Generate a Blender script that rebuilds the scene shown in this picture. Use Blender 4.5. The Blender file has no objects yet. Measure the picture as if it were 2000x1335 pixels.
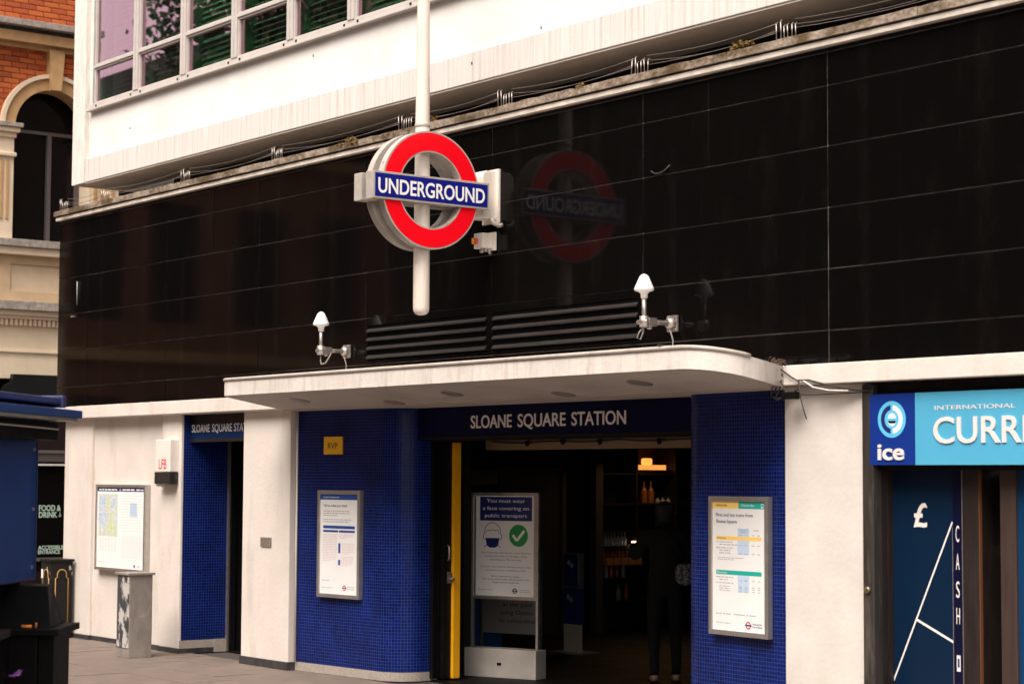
import bpy, bmesh, math, random
from mathutils import Vector, Matrix
random.seed(7)
R = math.radians
scn = bpy.context.scene
col = scn.collection

# ------------------------------------------------------------------ camera
cam_d = bpy.data.cameras.new('camera')
cam = bpy.data.objects.new('camera', cam_d); col.objects.link(cam)
cam.matrix_world = Matrix(((0.61166, 0.05065, 0.7895, 15.96458),
                           (0.7911, -0.04546, -0.60999, -9.8044),
                           (0.005, 0.99768, -0.06788, 1.8),
                           (0, 0, 0, 1)))
cam_d.sensor_width = 36; cam_d.lens = 70; cam_d.clip_start = .1; cam_d.clip_end = 600
cam_d.dof.use_dof = True; cam_d.dof.focus_distance = 16.6; cam_d.dof.aperture_fstop = 3.2
scn.camera = cam
# ------------------------------------------------------------------ sky and sun (bright, thinly overcast, warm)
SUN_DIR = Vector((.20, -.52, .83)).normalized()
el = math.asin(SUN_DIR.z); az = math.atan2(SUN_DIR.x, SUN_DIR.y)
w = bpy.data.worlds.new('World'); scn.world = w; w.use_nodes = True
nt = w.node_tree; nt.nodes.clear()
sky = nt.nodes.new('ShaderNodeTexSky'); sky.sky_type = 'NISHITA'; sky.sun_disc = False
sky.sun_elevation = el; sky.sun_rotation = az; sky.dust_density = 4; sky.air_density = 1.2
hs = nt.nodes.new('ShaderNodeHueSaturation'); hs.inputs['Saturation'].default_value = .22
mul = nt.nodes.new('ShaderNodeMix'); mul.data_type = 'RGBA'; mul.blend_type = 'MULTIPLY'; mul.inputs[0].default_value = 1
mul.inputs[7].default_value = (1.0, .915, .845, 1)
bg = nt.nodes.new('ShaderNodeBackground'); bg.inputs[1].default_value = .15
out = nt.nodes.new('ShaderNodeOutputWorld')
nt.links.new(sky.outputs[0], hs.inputs['Color']); nt.links.new(hs.outputs[0], mul.inputs[6])
nt.links.new(mul.outputs[2], bg.inputs[0]); nt.links.new(bg.outputs[0], out.inputs[0])
sl = bpy.data.lights.new('sun', 'SUN'); sl.energy = 1.5; sl.angle = R(36); sl.color = (1, .95, .885)
so = bpy.data.objects.new('sun', sl); col.objects.link(so)
so.rotation_euler = SUN_DIR.to_track_quat('Z', 'Y').to_euler()
vs = scn.view_settings; vs.view_transform = 'Standard'; vs.look = 'None'; vs.exposure = 1.25; vs.gamma = 1
scn.render.engine = 'CYCLES'

# ------------------------------------------------------------------ materials
MATS = {}
def mat(name, color=(.5, .5, .5), rough=.6, metal=0, spec=.5, noise=0, nscale=6, bump=0, bscale=40,
        dirt=None, dirt_col=(.2, .15, .1), stretch=(1, 1, 1), emit=0, coat=0):
    if name in MATS: return MATS[name]
    m = bpy.data.materials.new(name); m.use_nodes = True
    t = m.node_tree; b = t.nodes['Principled BSDF']
    b.inputs['Base Color'].default_value = (*color, 1); b.inputs['Roughness'].default_value = rough
    b.inputs['Metallic'].default_value = metal; b.inputs['Specular IOR Level'].default_value = spec
    b.inputs['Coat Weight'].default_value = coat
    if emit:
        b.inputs['Emission Color'].default_value = (*color, 1); b.inputs['Emission Strength'].default_value = emit
    N, L = t.nodes.new, t.links.new
    tc = N('ShaderNodeTexCoord')
    src = None
    if noise:
        mp = N('ShaderNodeMapping'); mp.inputs['Scale'].default_value = stretch; L(tc.outputs['Object'], mp.inputs[0])
        n = N('ShaderNodeTexNoise'); n.inputs['Scale'].default_value = nscale; n.inputs['Detail'].default_value = 6
        L(mp.outputs[0], n.inputs['Vector'])
        r = N('ShaderNodeMapRange'); r.inputs[1].default_value = .3; r.inputs[2].default_value = .7
        r.inputs[3].default_value = 1 - noise; r.inputs[4].default_value = 1 + noise * .4
        L(n.outputs[0], r.inputs[0])
        mx = N('ShaderNodeMix'); mx.data_type = 'RGBA'; mx.blend_type = 'MULTIPLY'; mx.inputs[0].default_value = 1
        mx.inputs[6].default_value = (*color, 1); L(r.outputs[0], mx.inputs[7]); src = mx.outputs[2]
        r2 = N('ShaderNodeMapRange'); r2.inputs[3].default_value = max(0, rough - .12); r2.inputs[4].default_value = min(1, rough + .12)
        L(n.outputs[0], r2.inputs[0]); L(r2.outputs[0], b.inputs['Roughness'])
    if dirt:
        sc, lo, hi, st, amt = dirt
        mp = N('ShaderNodeMapping'); mp.inputs['Scale'].default_value = st; L(tc.outputs['Object'], mp.inputs[0])
        n = N('ShaderNodeTexNoise'); n.inputs['Scale'].default_value = sc; n.inputs['Detail'].default_value = 8
        n.inputs['Roughness'].default_value = .65
        L(mp.outputs[0], n.inputs['Vector'])
        r = N('ShaderNodeMapRange'); r.inputs[1].default_value = lo; r.inputs[2].default_value = hi; r.inputs[4].default_value = amt
        L(n.outputs[0], r.inputs[0])
        mx = N('ShaderNodeMix'); mx.data_type = 'RGBA'; L(r.outputs[0], mx.inputs[0])
        if src: L(src, mx.inputs[6])
        else: mx.inputs[6].default_value = (*color, 1)
        mx.inputs[7].default_value = (*dirt_col, 1); src = mx.outputs[2]
    if src: L(src, b.inputs['Base Color'])
    if bump:
        n = N('ShaderNodeTexNoise'); n.inputs['Scale'].default_value = bscale; n.inputs['Detail'].default_value = 4
        L(tc.outputs['Object'], n.inputs['Vector'])
        bp = N('ShaderNodeBump'); bp.inputs['Strength'].default_value = bump; bp.inputs['Distance'].default_value = .01
        L(n.outputs[0], bp.inputs['Height']); L(bp.outputs[0], b.inputs['Normal'])
    MATS[name] = m
    return m

white_upper = mat('white_render', (.76, .73, .70), .75, noise=.08, nscale=1.5, bump=.15, bscale=30, dirt=(1.2, .54, .80, (1.2, 1.2, .5), .35), dirt_col=(.42, .36, .32))
white_beam = mat('stained_white_concrete', (.64, .60, .57), .8, noise=.10, nscale=3, stretch=(9, 9, .5), bump=.15,
                 dirt=(2.0, .50, .74, (11, 11, .30), .75), dirt_col=(.36, .28, .23))
fin_white = mat('weathered_white_fin', (.70, .65, .60), .8, noise=.15, nscale=6, stretch=(3, 3, .8), bump=.2,
                dirt=(5, .55, .75, (2, 2, .6), .5), dirt_col=(.45, .36, .30))
cream = mat('cream_masonry_paint', (.66, .595, .54), .55, noise=.06, nscale=3, bump=.25, bscale=25,
            dirt=(2.0, .53, .78, (1.6, 1.6, .40), .5), dirt_col=(.38, .30, .24))
cream2 = mat('rough_cream_render', (.61, .56, .515), .8, noise=.10, nscale=3, bump=.22, bscale=22,
             dirt=(2.0, .54, .8, (1, 1, .6), .4), dirt_col=(.40, .34, .29))
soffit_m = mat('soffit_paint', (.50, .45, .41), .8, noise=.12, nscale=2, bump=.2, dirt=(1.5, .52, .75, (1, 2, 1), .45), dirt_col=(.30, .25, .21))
granite = mat('pale_granite', (.36, .31, .27), .6, noise=.25, nscale=60, bump=.1, dirt=(5, .5, .8, (1, 1, 1), .4), dirt_col=(.16, .13, .11))
plinth_dk = mat('dark_plinth', (.035, .033, .033), .6, noise=.4, nscale=12, dirt=(8, .5, .75, (1, 1, 1), .5), dirt_col=(.12, .10, .09))
black_panel = mat('black_glass_panel', (.0030, .0024, .0023), .07, spec=.11, bump=.02, bscale=2.2, dirt=(1.6, .52, .80, (2.5, 2.5, .7), .30), dirt_col=(.016, .013, .011))
sealant = mat('grey_joint_sealant', (.17, .145, .13), .8, noise=.7, nscale=5)
black_metal = mat('black_painted_metal', (.005, .0045, .0045), .42, spec=.22, noise=.3, nscale=20)
slat_m = mat('louvre_slat_metal', (.020, .016, .014), .5, spec=.3, noise=.35, nscale=8, stretch=(.6, 3, 3))
stone_moss = mat('mossy_coping_stone', (.33, .26, .20), .95, noise=.45, nscale=30, bump=.9, bscale=35,
                 dirt=(6, .44, .60, (.6, 1, 1), .95), dirt_col=(.075, .042, .012))
flash_white = mat('worn_white_flashing', (.66, .58, .50), .6, noise=.2, nscale=12, dirt=(3.5, .56, .68, (.5, 1, 1), .9), dirt_col=(.15, .095, .045))
steel = mat('galvanised_steel', (.42, .38, .35), .42, metal=.85, noise=.2, nscale=25)
alu = mat('satin_aluminium', (.50, .47, .44), .36, metal=.8, noise=.1, nscale=20)
sign_white = mat('cream_enamel', (.74, .66, .58), .35, noise=.06, nscale=5, dirt=(6, .6, .8, (1, 1, .5), .35), dirt_col=(.35, .26, .19))
sign_rim = mat('weathered_sign_casing', (.42, .375, .335), .45, noise=.12, nscale=8, dirt=(9, .56, .72, (1, 1, .6), .55), dirt_col=(.22, .18, .15))
red_m = mat('red_enamel', (.86, .003, .012), .22, spec=.45, dirt=(8, .66, .8, (1, 1, 1), .25), dirt_col=(.6, .15, .12))
blue_m = mat('blue_enamel', (.008, .012, .20), .22, spec=.45)
letter_w = mat('white_lettering', (.84, .82, .80), .35)
letter_c = mat('cream_lettering', (.76, .70, .66), .45)
navy = mat('navy_sign_enamel', (.0018, .0030, .030), .5, spec=.08, noise=.15, nscale=4)
yellow = mat('yellow_paint', (.86, .40, .008), .4, noise=.08, nscale=8)
yellow_sign = mat('yellow_sign', (.95, .52, .02), .5)
ink = mat('black_ink', (.012, .012, .016), .5)
paper = mat('poster_paper', (.78, .77, .76), .35, noise=.03, nscale=5)
tfl_blue = mat('print_blue', (.012, .06, .27), .4)
print_lb = mat('print_pale_blue', (.50, .62, .76), .4)
print_y = mat('print_yellow', (.86, .58, .16), .4)
print_g = mat('print_teal', (.01, .38, .31), .4)
print_green = mat('print_green', (.02, .28, .07), .4)
print_pk = mat('print_pale_red', (.70, .55, .55), .4)
print_gr = mat('print_grey', (.36, .36, .38), .4)
print_red = mat('print_red', (.62, .05, .07), .4)
print_navy = mat('print_navy', (.012, .02, .13), .4)
gold = mat('faded_gold_paint', (.42, .25, .08), .5, noise=.3, nscale=30)
bin_black = mat('chipped_black_cabinet', (.010, .009, .008), .5, spec=.2, noise=.3, nscale=14, dirt=(13, .62, .68, (1, 1, .7), .85), dirt_col=(.45, .40, .36))
bin_dark = mat('peeling_dark_paint', (.045, .045, .05), .6, noise=.2, nscale=12, dirt=(9, .50, .56, (1, 1, .55), .9), dirt_col=(.52, .49, .46))
bin_grey = mat('worn_grey_metal', (.25, .215, .19), .6, noise=.25, nscale=12, stretch=(1, 1, .5), dirt=(8, .58, .72, (1, 1, .8), .6), dirt_col=(.44, .39, .35))
kiosk_blue = mat('kiosk_blue_paint', (.002, .032, .155), .45, noise=.12, nscale=4)
kiosk_blue2 = mat('kiosk_dark_blue', (.020, .030, .11), .45, noise=.25, nscale=6)
kiosk_black = mat('kiosk_black_board', (.0016, .0015, .0016), .55, spec=.12, noise=.3, nscale=8, dirt=(30, .74, .8, (1, 1, 1), .4), dirt_col=(.2, .2, .2))
brick_m = [mat('red_brick_%s' % n, c, .85, noise=.25, nscale=25, bump=.35, bscale=60) for n, c in
           (('orange', (.52, .125, .030)), ('red', (.43, .085, .022)), ('brown', (.36, .072, .022)))]
mortar = mat('pale_mortar', (.50, .28, .15), .9, noise=.2, nscale=40)
bath = mat('tan_bath_stone', (.52, .32, .15), .8, noise=.15, nscale=8, bump=.2, dirt=(4, .55, .8, (1, 1, .5), .5), dirt_col=(.18, .11, .06))
bath_lt = mat('pale_painted_stone', (.74, .61, .45), .75, noise=.08, nscale=5, bump=.1, dirt=(4, .6, .85, (1, 1, .5), .3), dirt_col=(.35, .26, .18))
stone_wea = mat('lead_grey_weathered_stone', (.38, .33, .29), .85, noise=.35, nscale=20, dirt=(7, .45, .7, (1, 2, 1), .6), dirt_col=(.15, .12, .10))
dark_glass = mat('dark_window_glass', (.005, .004, .004), .08, spec=.15)
dark_bar = mat('dark_glazing_bar', (.10, .085, .085), .5)
dark_door = mat('dark_red_brown_paint', (.012, .004, .003), .5, spec=.25)
win_grey = mat('pale_grey_window_frame', (.50, .455, .425), .5, noise=.08, nscale=8)
blind_m = mat('pale_blind_slat', (.80, .84, .76), .6)
room_dark = mat('dark_room', (.02, .025, .022), .9)
room_green = mat('green_reveal', (.18, .34, .25), .6)
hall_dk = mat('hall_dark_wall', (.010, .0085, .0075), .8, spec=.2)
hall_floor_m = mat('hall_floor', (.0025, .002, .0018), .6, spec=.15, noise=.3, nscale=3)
hall_ceil = mat('hall_ceiling_beam', (.26, .18, .10), .8)
wood_dk = mat('dark_brown_timber', (.016, .010, .008), .5, noise=.35, nscale=10, stretch=(3, 3, .3))
wood_gr = mat('scuffed_dark_timber', (.030, .024, .020), .55, noise=.4, nscale=8, stretch=(3, 3, .4), dirt=(4, .55, .75, (2, 2, .4), .5), dirt_col=(.16, .13, .11))
wood_md = mat('red_brown_timber', (.045, .026, .022), .5, noise=.2, nscale=8, stretch=(3, 3, .3))
vinyl = mat('navy_window_vinyl', (.002, .013, .036), .3, spec=.3)
cyan = mat('cyan_sign_panel', (.075, .36, .55), .4, noise=.04, nscale=2)
sign_dkblue = mat('deep_blue_sign_panel', (.003, .026, .20), .45, spec=.3)
logo_cyan = mat('logo_cyan', (.10, .46, .72), .4)
cable_m = mat('black_cable', (.02, .017, .016), .6)
cable_g = mat('grey_cable', (.22, .21, .20), .6)
skin_m = mat('skin', (.42, .25, .17), .6)
cloth_dk = mat('black_cloth', (.0012, .0012, .0015), .9)
hair_m = mat('black_hair', (.006, .005, .005), .7)
bag_m = mat('patterned_bag', (.05, .05, .055), .8, dirt=(45, .5, .54, (1, 1, 1), .8), dirt_col=(.35, .36, .38))
bottle_am = mat('amber_bottle', (.30, .11, .02), .2)
bottle_cl = mat('clear_bottle', (.38, .40, .42), .15)
bottle_rd = mat('red_bottle', (.45, .02, .02), .2)
bark_m = mat('plane_bark', (.14, .11, .08), .9, noise=.3, nscale=6)
leaf_m = mat('plane_leaves', (.035, .055, .015), .75)
far_brick = mat('terrace_brick', (.42, .17, .07), .9, noise=.2, nscale=2)
asphalt = mat('asphalt', (.055, .052, .05), .9, noise=.2, nscale=20)

def tile_mat():
    m = bpy.data.materials.new('blue_mosaic_tile'); m.use_nodes = True; t = m.node_tree
    b = t.nodes['Principled BSDF']; N, L = t.nodes.new, t.links.new
    uv = N('ShaderNodeUVMap'); uv.uv_map = 'UVMap'
    br = N('ShaderNodeTexBrick'); br.offset = 0; br.squash = 1
    for k, v in (('Scale', 1), ('Mortar Size', .0020), ('Mortar Smooth', .15), ('Bias', 0), ('Brick Width', .0285), ('Row Height', .0285)):
        br.inputs[k].default_value = v
    br.inputs['Color1'].default_value = (.0008, .006, .066, 1); br.inputs['Color2'].default_value = (.0014, .012, .135, 1)
    br.inputs['Mortar'].default_value = (.022, .042, .17, 1)
    L(uv.outputs[0], br.inputs['Vector'])
    n = N('ShaderNodeTexNoise'); n.inputs['Scale'].default_value = 2.2; n.inputs['Detail'].default_value = 5
    L(uv.outputs[0], n.inputs['Vector'])
    r = N('ShaderNodeMapRange'); r.inputs[1].default_value = .3; r.inputs[2].default_value = .7; r.inputs[3].default_value = .62; r.inputs[4].default_value = 1.2
    L(n.outputs[0], r.inputs[0])
    mx = N('ShaderNodeMix'); mx.data_type = 'RGBA'; mx.blend_type = 'MULTIPLY'; mx.inputs[0].default_value = 1
    L(br.outputs['Color'], mx.inputs[6]); L(r.outputs[0], mx.inputs[7]); L(mx.outputs[2], b.inputs['Base Color'])
    rr = N('ShaderNodeMapRange'); rr.inputs[3].default_value = .22; rr.inputs[4].default_value = .8
    L(br.outputs['Fac'], rr.inputs[0]); L(rr.outputs[0], b.inputs['Roughness'])
    inv = N('ShaderNodeMath'); inv.operation = 'SUBTRACT'; inv.inputs[0].default_value = 1; L(br.outputs['Fac'], inv.inputs[1])
    bp = N('ShaderNodeBump'); bp.inputs['Strength'].default_value = .5; bp.inputs['Distance'].default_value = .002
    L(inv.outputs[0], bp.inputs['Height']); L(bp.outputs[0], b.inputs['Normal'])
    b.inputs['Specular IOR Level'].default_value = .22
    return m
tile_m = tile_mat()

def glass_mat(name, trans, refl, fac, rough=.01):
    m = bpy.data.materials.new(name); m.use_nodes = True; t = m.node_tree; t.nodes.clear()
    N, L = t.nodes.new, t.links.new
    tr = N('ShaderNodeBsdfTransparent'); tr.inputs[0].default_value = (*trans, 1)
    gl = N('ShaderNodeBsdfGlossy'); gl.inputs[0].default_value = (*refl, 1); gl.inputs['Roughness'].default_value = rough
    mx = N('ShaderNodeMixShader'); mx.inputs[0].default_value = fac
    o = N('ShaderNodeOutputMaterial')
    L(tr.outputs[0], mx.inputs[1]); L(gl.outputs[0], mx.inputs[2]); L(mx.outputs[0], o.inputs[0])
    return m
coated_glass = glass_mat('coated_green_glass', (.58, .80, .68), (.88, .50, .66), .40)

def pave_mat():
    m = mat('york_stone_paving', (.155, .118, .097), .75, noise=.3, nscale=3, bump=.3, bscale=14,
            dirt=(1.3, .5, .75, (1, 1, 1), .6), dirt_col=(.075, .058, .048))
    return m
pave_m = pave_mat()
joint_m = mat('paving_joint', (.05, .04, .035), .9)

def map_mat():
    m = bpy.data.materials.new('printed_street_map'); m.use_nodes = True; t = m.node_tree
    b = t.nodes['Principled BSDF']; N, L = t.nodes.new, t.links.new
    tc = N('ShaderNodeTexCoord'); v = N('ShaderNodeTexVoronoi'); v.inputs['Scale'].default_value = 22; v.feature = 'DISTANCE_TO_EDGE'
    L(tc.outputs['Object'], v.inputs['Vector'])
    n = N('ShaderNodeTexNoise'); n.inputs['Scale'].default_value = 7; n.inputs['Detail'].default_value = 3; L(tc.outputs['Object'], n.inputs['Vector'])
    cr = N('ShaderNodeValToRGB'); e = cr.color_ramp.elements
    e[0].position = .36; e[0].color = (.30, .44, .66, 1); e[1].position = .66; e[1].color = (.46, .58, .26, 1)
    x = e.new(.5); x.color = (.52, .55, .58, 1)
    L(n.outputs[0], cr.inputs[0])
    st = N('ShaderNodeMath'); st.operation = 'LESS_THAN'; st.inputs[1].default_value = .05; L(v.outputs['Distance'], st.inputs[0])
    mx = N('ShaderNodeMix'); mx.data_type = 'RGBA'; L(st.outputs[0], mx.inputs[0]); L(cr.outputs[0], mx.inputs[6]); mx.inputs[7].default_value = (.7, .68, .58, 1)
    L(mx.outputs[2], b.inputs['Base Color']); b.inputs['Roughness'].default_value = .4
    return m
map_m = map_mat()

def brickwork_mat():
    m = bpy.data.materials.new('far_brickwork'); m.use_nodes = True; t = m.node_tree
    b = t.nodes['Principled BSDF']; N, L = t.nodes.new, t.links.new
    tc = N('ShaderNodeTexCoord'); sx = N('ShaderNodeSeparateXYZ'); L(tc.outputs['Object'], sx.inputs[0])
    a = N('ShaderNodeMath'); a.inputs[1].default_value = .725 + 22.5; L(sx.outputs[1], a.inputs[0])
    c = N('ShaderNodeMath'); c.inputs[1].default_value = -6.5825 + 7.5; L(sx.outputs[2], c.inputs[0])
    cb = N('ShaderNodeCombineXYZ'); L(a.outputs[0], cb.inputs[0]); L(c.outputs[0], cb.inputs[1])
    br = N('ShaderNodeTexBrick')
    for k, v in (('Scale', 1), ('Mortar Size', .005), ('Mortar Smooth', .1), ('Brick Width', .225), ('Row Height', .075)): br.inputs[k].default_value = v
    br.inputs['Color1'].default_value = (.52, .125, .030, 1); br.inputs['Color2'].default_value = (.38, .075, .022, 1); br.inputs['Mortar'].default_value = (.50, .28, .15, 1)
    L(cb.outputs[0], br.inputs['Vector']); L(br.outputs['Color'], b.inputs['Base Color']); b.inputs['Roughness'].default_value = .85
    return m
brickwork_m = brickwork_mat()

# ------------------------------------------------------------------ builders
ORG = {}
def root_of(o): return ORG.get(o.name, Vector((0, 0, 0))) if o else Vector((0, 0, 0))
def tag(o, label=None, cat=None, group=None, kind=None):
    if label: o['label'] = label
    if cat: o['category'] = cat
    if group: o['group'] = group
    if kind: o['kind'] = kind
    return o
def thing(name, label, cat, loc=(0, 0, 0), group=None):
    o = bpy.data.objects.new(name, None); col.objects.link(o); o.empty_display_size = .1
    o.location = loc; ORG[o.name] = Vector(loc)
    return tag(o, label, cat, group)

class MB:
    def __init__(s): s.v = []; s.f = []; s.mi = []; s.uv = {}; s.m = 0; s.sm = []
    def mat(s, i): s.m = i; return s
    def face(s, pts, smooth=False, uvs=None):
        n = len(s.v); s.v += [Vector(p) for p in pts]; s.f.append(list(range(n, n + len(pts)))); s.mi.append(s.m); s.sm.append(smooth)
        if uvs: s.uv[len(s.f) - 1] = uvs
        return s
    def faces(s, vs, fs, smooth=False):
        n = len(s.v); s.v += [Vector(p) for p in vs]
        for f in fs: s.f.append([n + i for i in f]); s.mi.append(s.m); s.sm.append(smooth)
        return s
    def box(s, x0, x1, y0, y1, z0, z1):
        return s.faces([(x0, y0, z0), (x1, y0, z0), (x1, y1, z0), (x0, y1, z0), (x0, y0, z1), (x1, y0, z1), (x1, y1, z1), (x0, y1, z1)],
                       [(0, 3, 2, 1), (4, 5, 6, 7), (0, 1, 5, 4), (1, 2, 6, 5), (2, 3, 7, 6), (3, 0, 4, 7)])
    def hexa(s, p):   # 8 points, bottom ring then top ring
        return s.faces(p, [(0, 3, 2, 1), (4, 5, 6, 7), (0, 1, 5, 4), (1, 2, 6, 5), (2, 3, 7, 6), (3, 0, 4, 7)])
    def prism(s, poly, d, smooth=False):     # poly: 3D points of one cap, d: extrusion vector
        d = Vector(d); k = len(poly); a = [Vector(p) for p in poly]; b = [p + d for p in a]
        s.faces(a, [tuple(range(k))]); s.faces(b, [tuple(reversed(range(k)))])
        for i in range(k):
            j = (i + 1) % k; s.face([a[j], a[i], b[i], b[j]], smooth)
        return s
    def tube(s, pts, r, n=8, caps=True, smooth=True):
        pts = [Vector(p) for p in pts]; rs = r if isinstance(r, (list, tuple)) else [r] * len(pts)
        base = len(s.v); up = None
        for i, p in enumerate(pts):
            t = (pts[min(i + 1, len(pts) - 1)] - pts[max(i - 1, 0)]).normalized()
            if up is None: up = Vector((0, 0, 1)) if abs(t.z) < .9 else Vector((1, 0, 0))
            a = t.cross(up).normalized(); b = a.cross(t).normalized(); up = b
            for k in range(n):
                th = 2 * math.pi * k / n; s.v.append(p + (a * math.cos(th) + b * math.sin(th)) * rs[i])
        for i in range(len(pts) - 1):
            for k in range(n):
                k2 = (k + 1) % n
                s.f.append([base + i * n + k, base + i * n + k2, base + (i + 1) * n + k2, base + (i + 1) * n + k]); s.mi.append(s.m); s.sm.append(smooth)
        if caps:
            s.f.append([base + k for k in reversed(range(n))]); s.mi.append(s.m); s.sm.append(False)
            q = base + (len(pts) - 1) * n; s.f.append([q + k for k in range(n)]); s.mi.append(s.m); s.sm.append(False)
        return s
    def lathe(s, c, prof, n=20, smooth=True):   # prof: (radius, z) upward about a vertical axis
        c = Vector(c); base = len(s.v)
        for r, z in prof:
            for k in range(n):
                th = 2 * math.pi * k / n; s.v.append(c + Vector((r * math.cos(th), r * math.sin(th), z)))
        for i in range(len(prof) - 1):
            for k in range(n):
                k2 = (k + 1) % n
                s.f.append([base + i * n + k, base + i * n + k2, base + (i + 1) * n + k2, base + (i + 1) * n + k]); s.mi.append(s.m); s.sm.append(smooth)
        s.f.append([base + k for k in reversed(range(n))]); s.mi.append(s.m); s.sm.append(False)
        q = base + (len(prof) - 1) * n; s.f.append([q + k for k in range(n)]); s.mi.append(s.m); s.sm.append(False)
        return s
    def disc(s, c, u, v, r, n=32, r2=None, a0=0, a1=2 * math.pi, rv=None):   # flat disc or ring/sector in plane u,v
        c, u, v = Vector(c), Vector(u), Vector(v); k = rv or 1
        P = lambda rr, a: c + u * rr * math.cos(a) + v * rr * k * math.sin(a)
        if r2 is None:
            pts = [P(r, a0 + (a1 - a0) * i / n) for i in range(n + (0 if abs(a1 - a0 - 2 * math.pi) < 1e-6 else 1))]
            s.face(pts)
        else:
            for i in range(n):
                a, b = a0 + (a1 - a0) * i / n, a0 + (a1 - a0) * (i + 1) / n
                s.face([P(r2, a), P(r, a), P(r, b), P(r2, b)])
        return s
    def xf(s, M):
        s.v = [M @ p for p in s.v]; return s
    def build(s, name, mats, parent=None, bevel=0, kind=None, fix=True, merge=True):
        me = bpy.data.meshes.new(name); o0 = root_of(parent)
        me.from_pydata([tuple(p - o0) for p in s.v], [], s.f)
        if not isinstance(mats, (list, tuple)): mats = [mats]
        for m in mats: me.materials.append(m)
        for p, i, sm in zip(me.polygons, s.mi, s.sm): p.material_index = min(i, len(mats) - 1); p.use_smooth = sm
        if s.uv:
            l = me.uv_layers.new(name='UVMap')
            for fi, uvs in s.uv.items():
                for k, li in enumerate(me.polygons[fi].loop_indices): l.data[li].uv = uvs[k]
        if bevel or fix:
            bm = bmesh.new(); bm.from_mesh(me)
            if merge and not s.uv: bmesh.ops.remove_doubles(bm, verts=bm.verts, dist=1e-5)
            if bevel:
                ed = [e for e in bm.edges if len(e.link_faces) == 2 and e.calc_face_angle(0) > .6]
                bmesh.ops.bevel(bm, geom=ed, offset=bevel, segments=2, profile=.6, affect='EDGES', clamp_overlap=True)
            bmesh.ops.recalc_face_normals(bm, faces=bm.faces) if fix and not s.uv else None
            bm.to_mesh(me); bm.free()
        me.update()
        o = bpy.data.objects.new(name, me); col.objects.link(o)
        if parent: o.parent = parent; ORG[o.name] = o0
        if kind: o['kind'] = kind
        return o

def bx(name, m, parent, x0, x1, y0, y1, z0, z1, bevel=0): return MB().box(x0, x1, y0, y1, z0, z1).build(name, m, parent, bevel)

def text_mb(mb, s, o, xd, ud, height, width=None, ext=.004, align='LEFT', bold=0, spacing=1.0, shear=0):
    """letters of cap height `height`, starting at o, laid along xd with up ud; extruded away from the face"""
    cu = bpy.data.curves.new('t', 'FONT'); cu.body = s; cu.size = 1; cu.extrude = 0; cu.offset = bold; cu.space_character = spacing
    cu.resolution_u = 4; cu.shear = shear
    ob = bpy.data.objects.new('t', cu); me = bpy.data.meshes.new_from_object(ob)
    xs = [v.co.x for v in me.vertices]
    if not xs: return mb
    x0, x1 = min(xs), max(xs); sc = height / .729
    sx = sc if width is None else width / (x1 - x0)
    W = (x1 - x0) * sx; off = {'LEFT': 0, 'CENTER': -W / 2, 'RIGHT': -W}[align]
    o, xd, ud = Vector(o), Vector(xd).normalized(), Vector(ud).normalized(); n = xd.cross(ud)
    P = [o + xd * ((v.co.x - x0) * sx + off) + ud * (v.co.y * sc) for v in me.vertices]
    fs = [tuple(p.vertices) for p in me.polygons]
    mb.faces([p + n * ext for p in P], fs)
    # sides
    cnt = {}
    for f in fs:
        for i in range(len(f)):
            e = (f[i], f[(i + 1) % len(f)]); k = tuple(sorted(e)); cnt.setdefault(k, []).append(e)
    for k, l in cnt.items():
        if len(l) == 1:
            a, b = l[0]; mb.face([P[a] + n * ext, P[a], P[b], P[b] + n * ext])
    bpy.data.objects.remove(ob); bpy.data.curves.remove(cu); bpy.data.meshes.remove(me)
    return mb
def text(name, m, parent, s, o, xd, ud, height, **k):
    mb = MB(); text_mb(mb, s, o, xd, ud, height, **k); return mb.build(name, m, parent, fix=False)

XW, ZU = (1, 0, 0), (0, 0, 1)      # along the facade, up

# ================================================================== SETTING
g = MB().box(-90, 60, -5.2, 40, -.4, -.012).build('pavement', joint_m); tag(g, kind='structure')
slab_me = {}
for i in range(-12, 18):
    for j in range(0, 9):
        x = i * .75 + (.37 if j % 2 else 0); y = -4.1 + j * .5
        if x < -9 or x > 7.2: continue
        if not slab_me:
            s0 = MB().box(-.371, .371, -.247, .247, -.05, 0).build('paving_slab', pave_m, None, bevel=.004); slab_me['a'] = s0.data; o = s0
        else:
            o = bpy.data.objects.new('paving_slab', slab_me['a']); col.objects.link(o)
        o.parent = g; o.location = (x, y, random.uniform(-.003, .003)); o.rotation_euler = (random.uniform(-.002, .002), random.uniform(-.002, .002), 0)
rest = MB()
for a in ((-90, -9.5, -5.2, .6), (7.4, 60, -5.2, .0), (-9.5, 7.4, -5.2, -4.36)): rest.face([(a[0], a[2], -.004), (a[1], a[2], -.004), (a[1], a[3], -.004), (a[0], a[3], -.004)])
rest.face([(-9.5, .16, -.006), (-5.2, .16, -.006), (-5.2, 40, -.006), (-9.5, 40, -.006)])
o = rest.build('paving', pave_m, g)
road = MB().box(-200, 200, -120, -5.2, -.5, -.13).build('road', asphalt); tag(road, kind='structure')
MB().box(-90, 60, -5.35, -5.2, -.3, -.002).build('kerb', granite, g, bevel=.01)

# ================================================================== STATION BUILDING
S = thing('station_building', 'white and blue tiled underground station building with glossy black panelled upper wall', 'station')
def quadwall(mb, p0, p1, z0, z1, u0=0):
    p0, p1 = Vector(p0), Vector(p1); L = (p1 - p0).length
    mb.face([(p0.x, p0.y, z0), (p1.x, p1.y, z0), (p1.x, p1.y, z1), (p0.x, p0.y, z1)], uvs=[(u0, z0), (u0 + L, z0), (u0 + L, z1), (u0, z1)])
    return u0 + L
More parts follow.
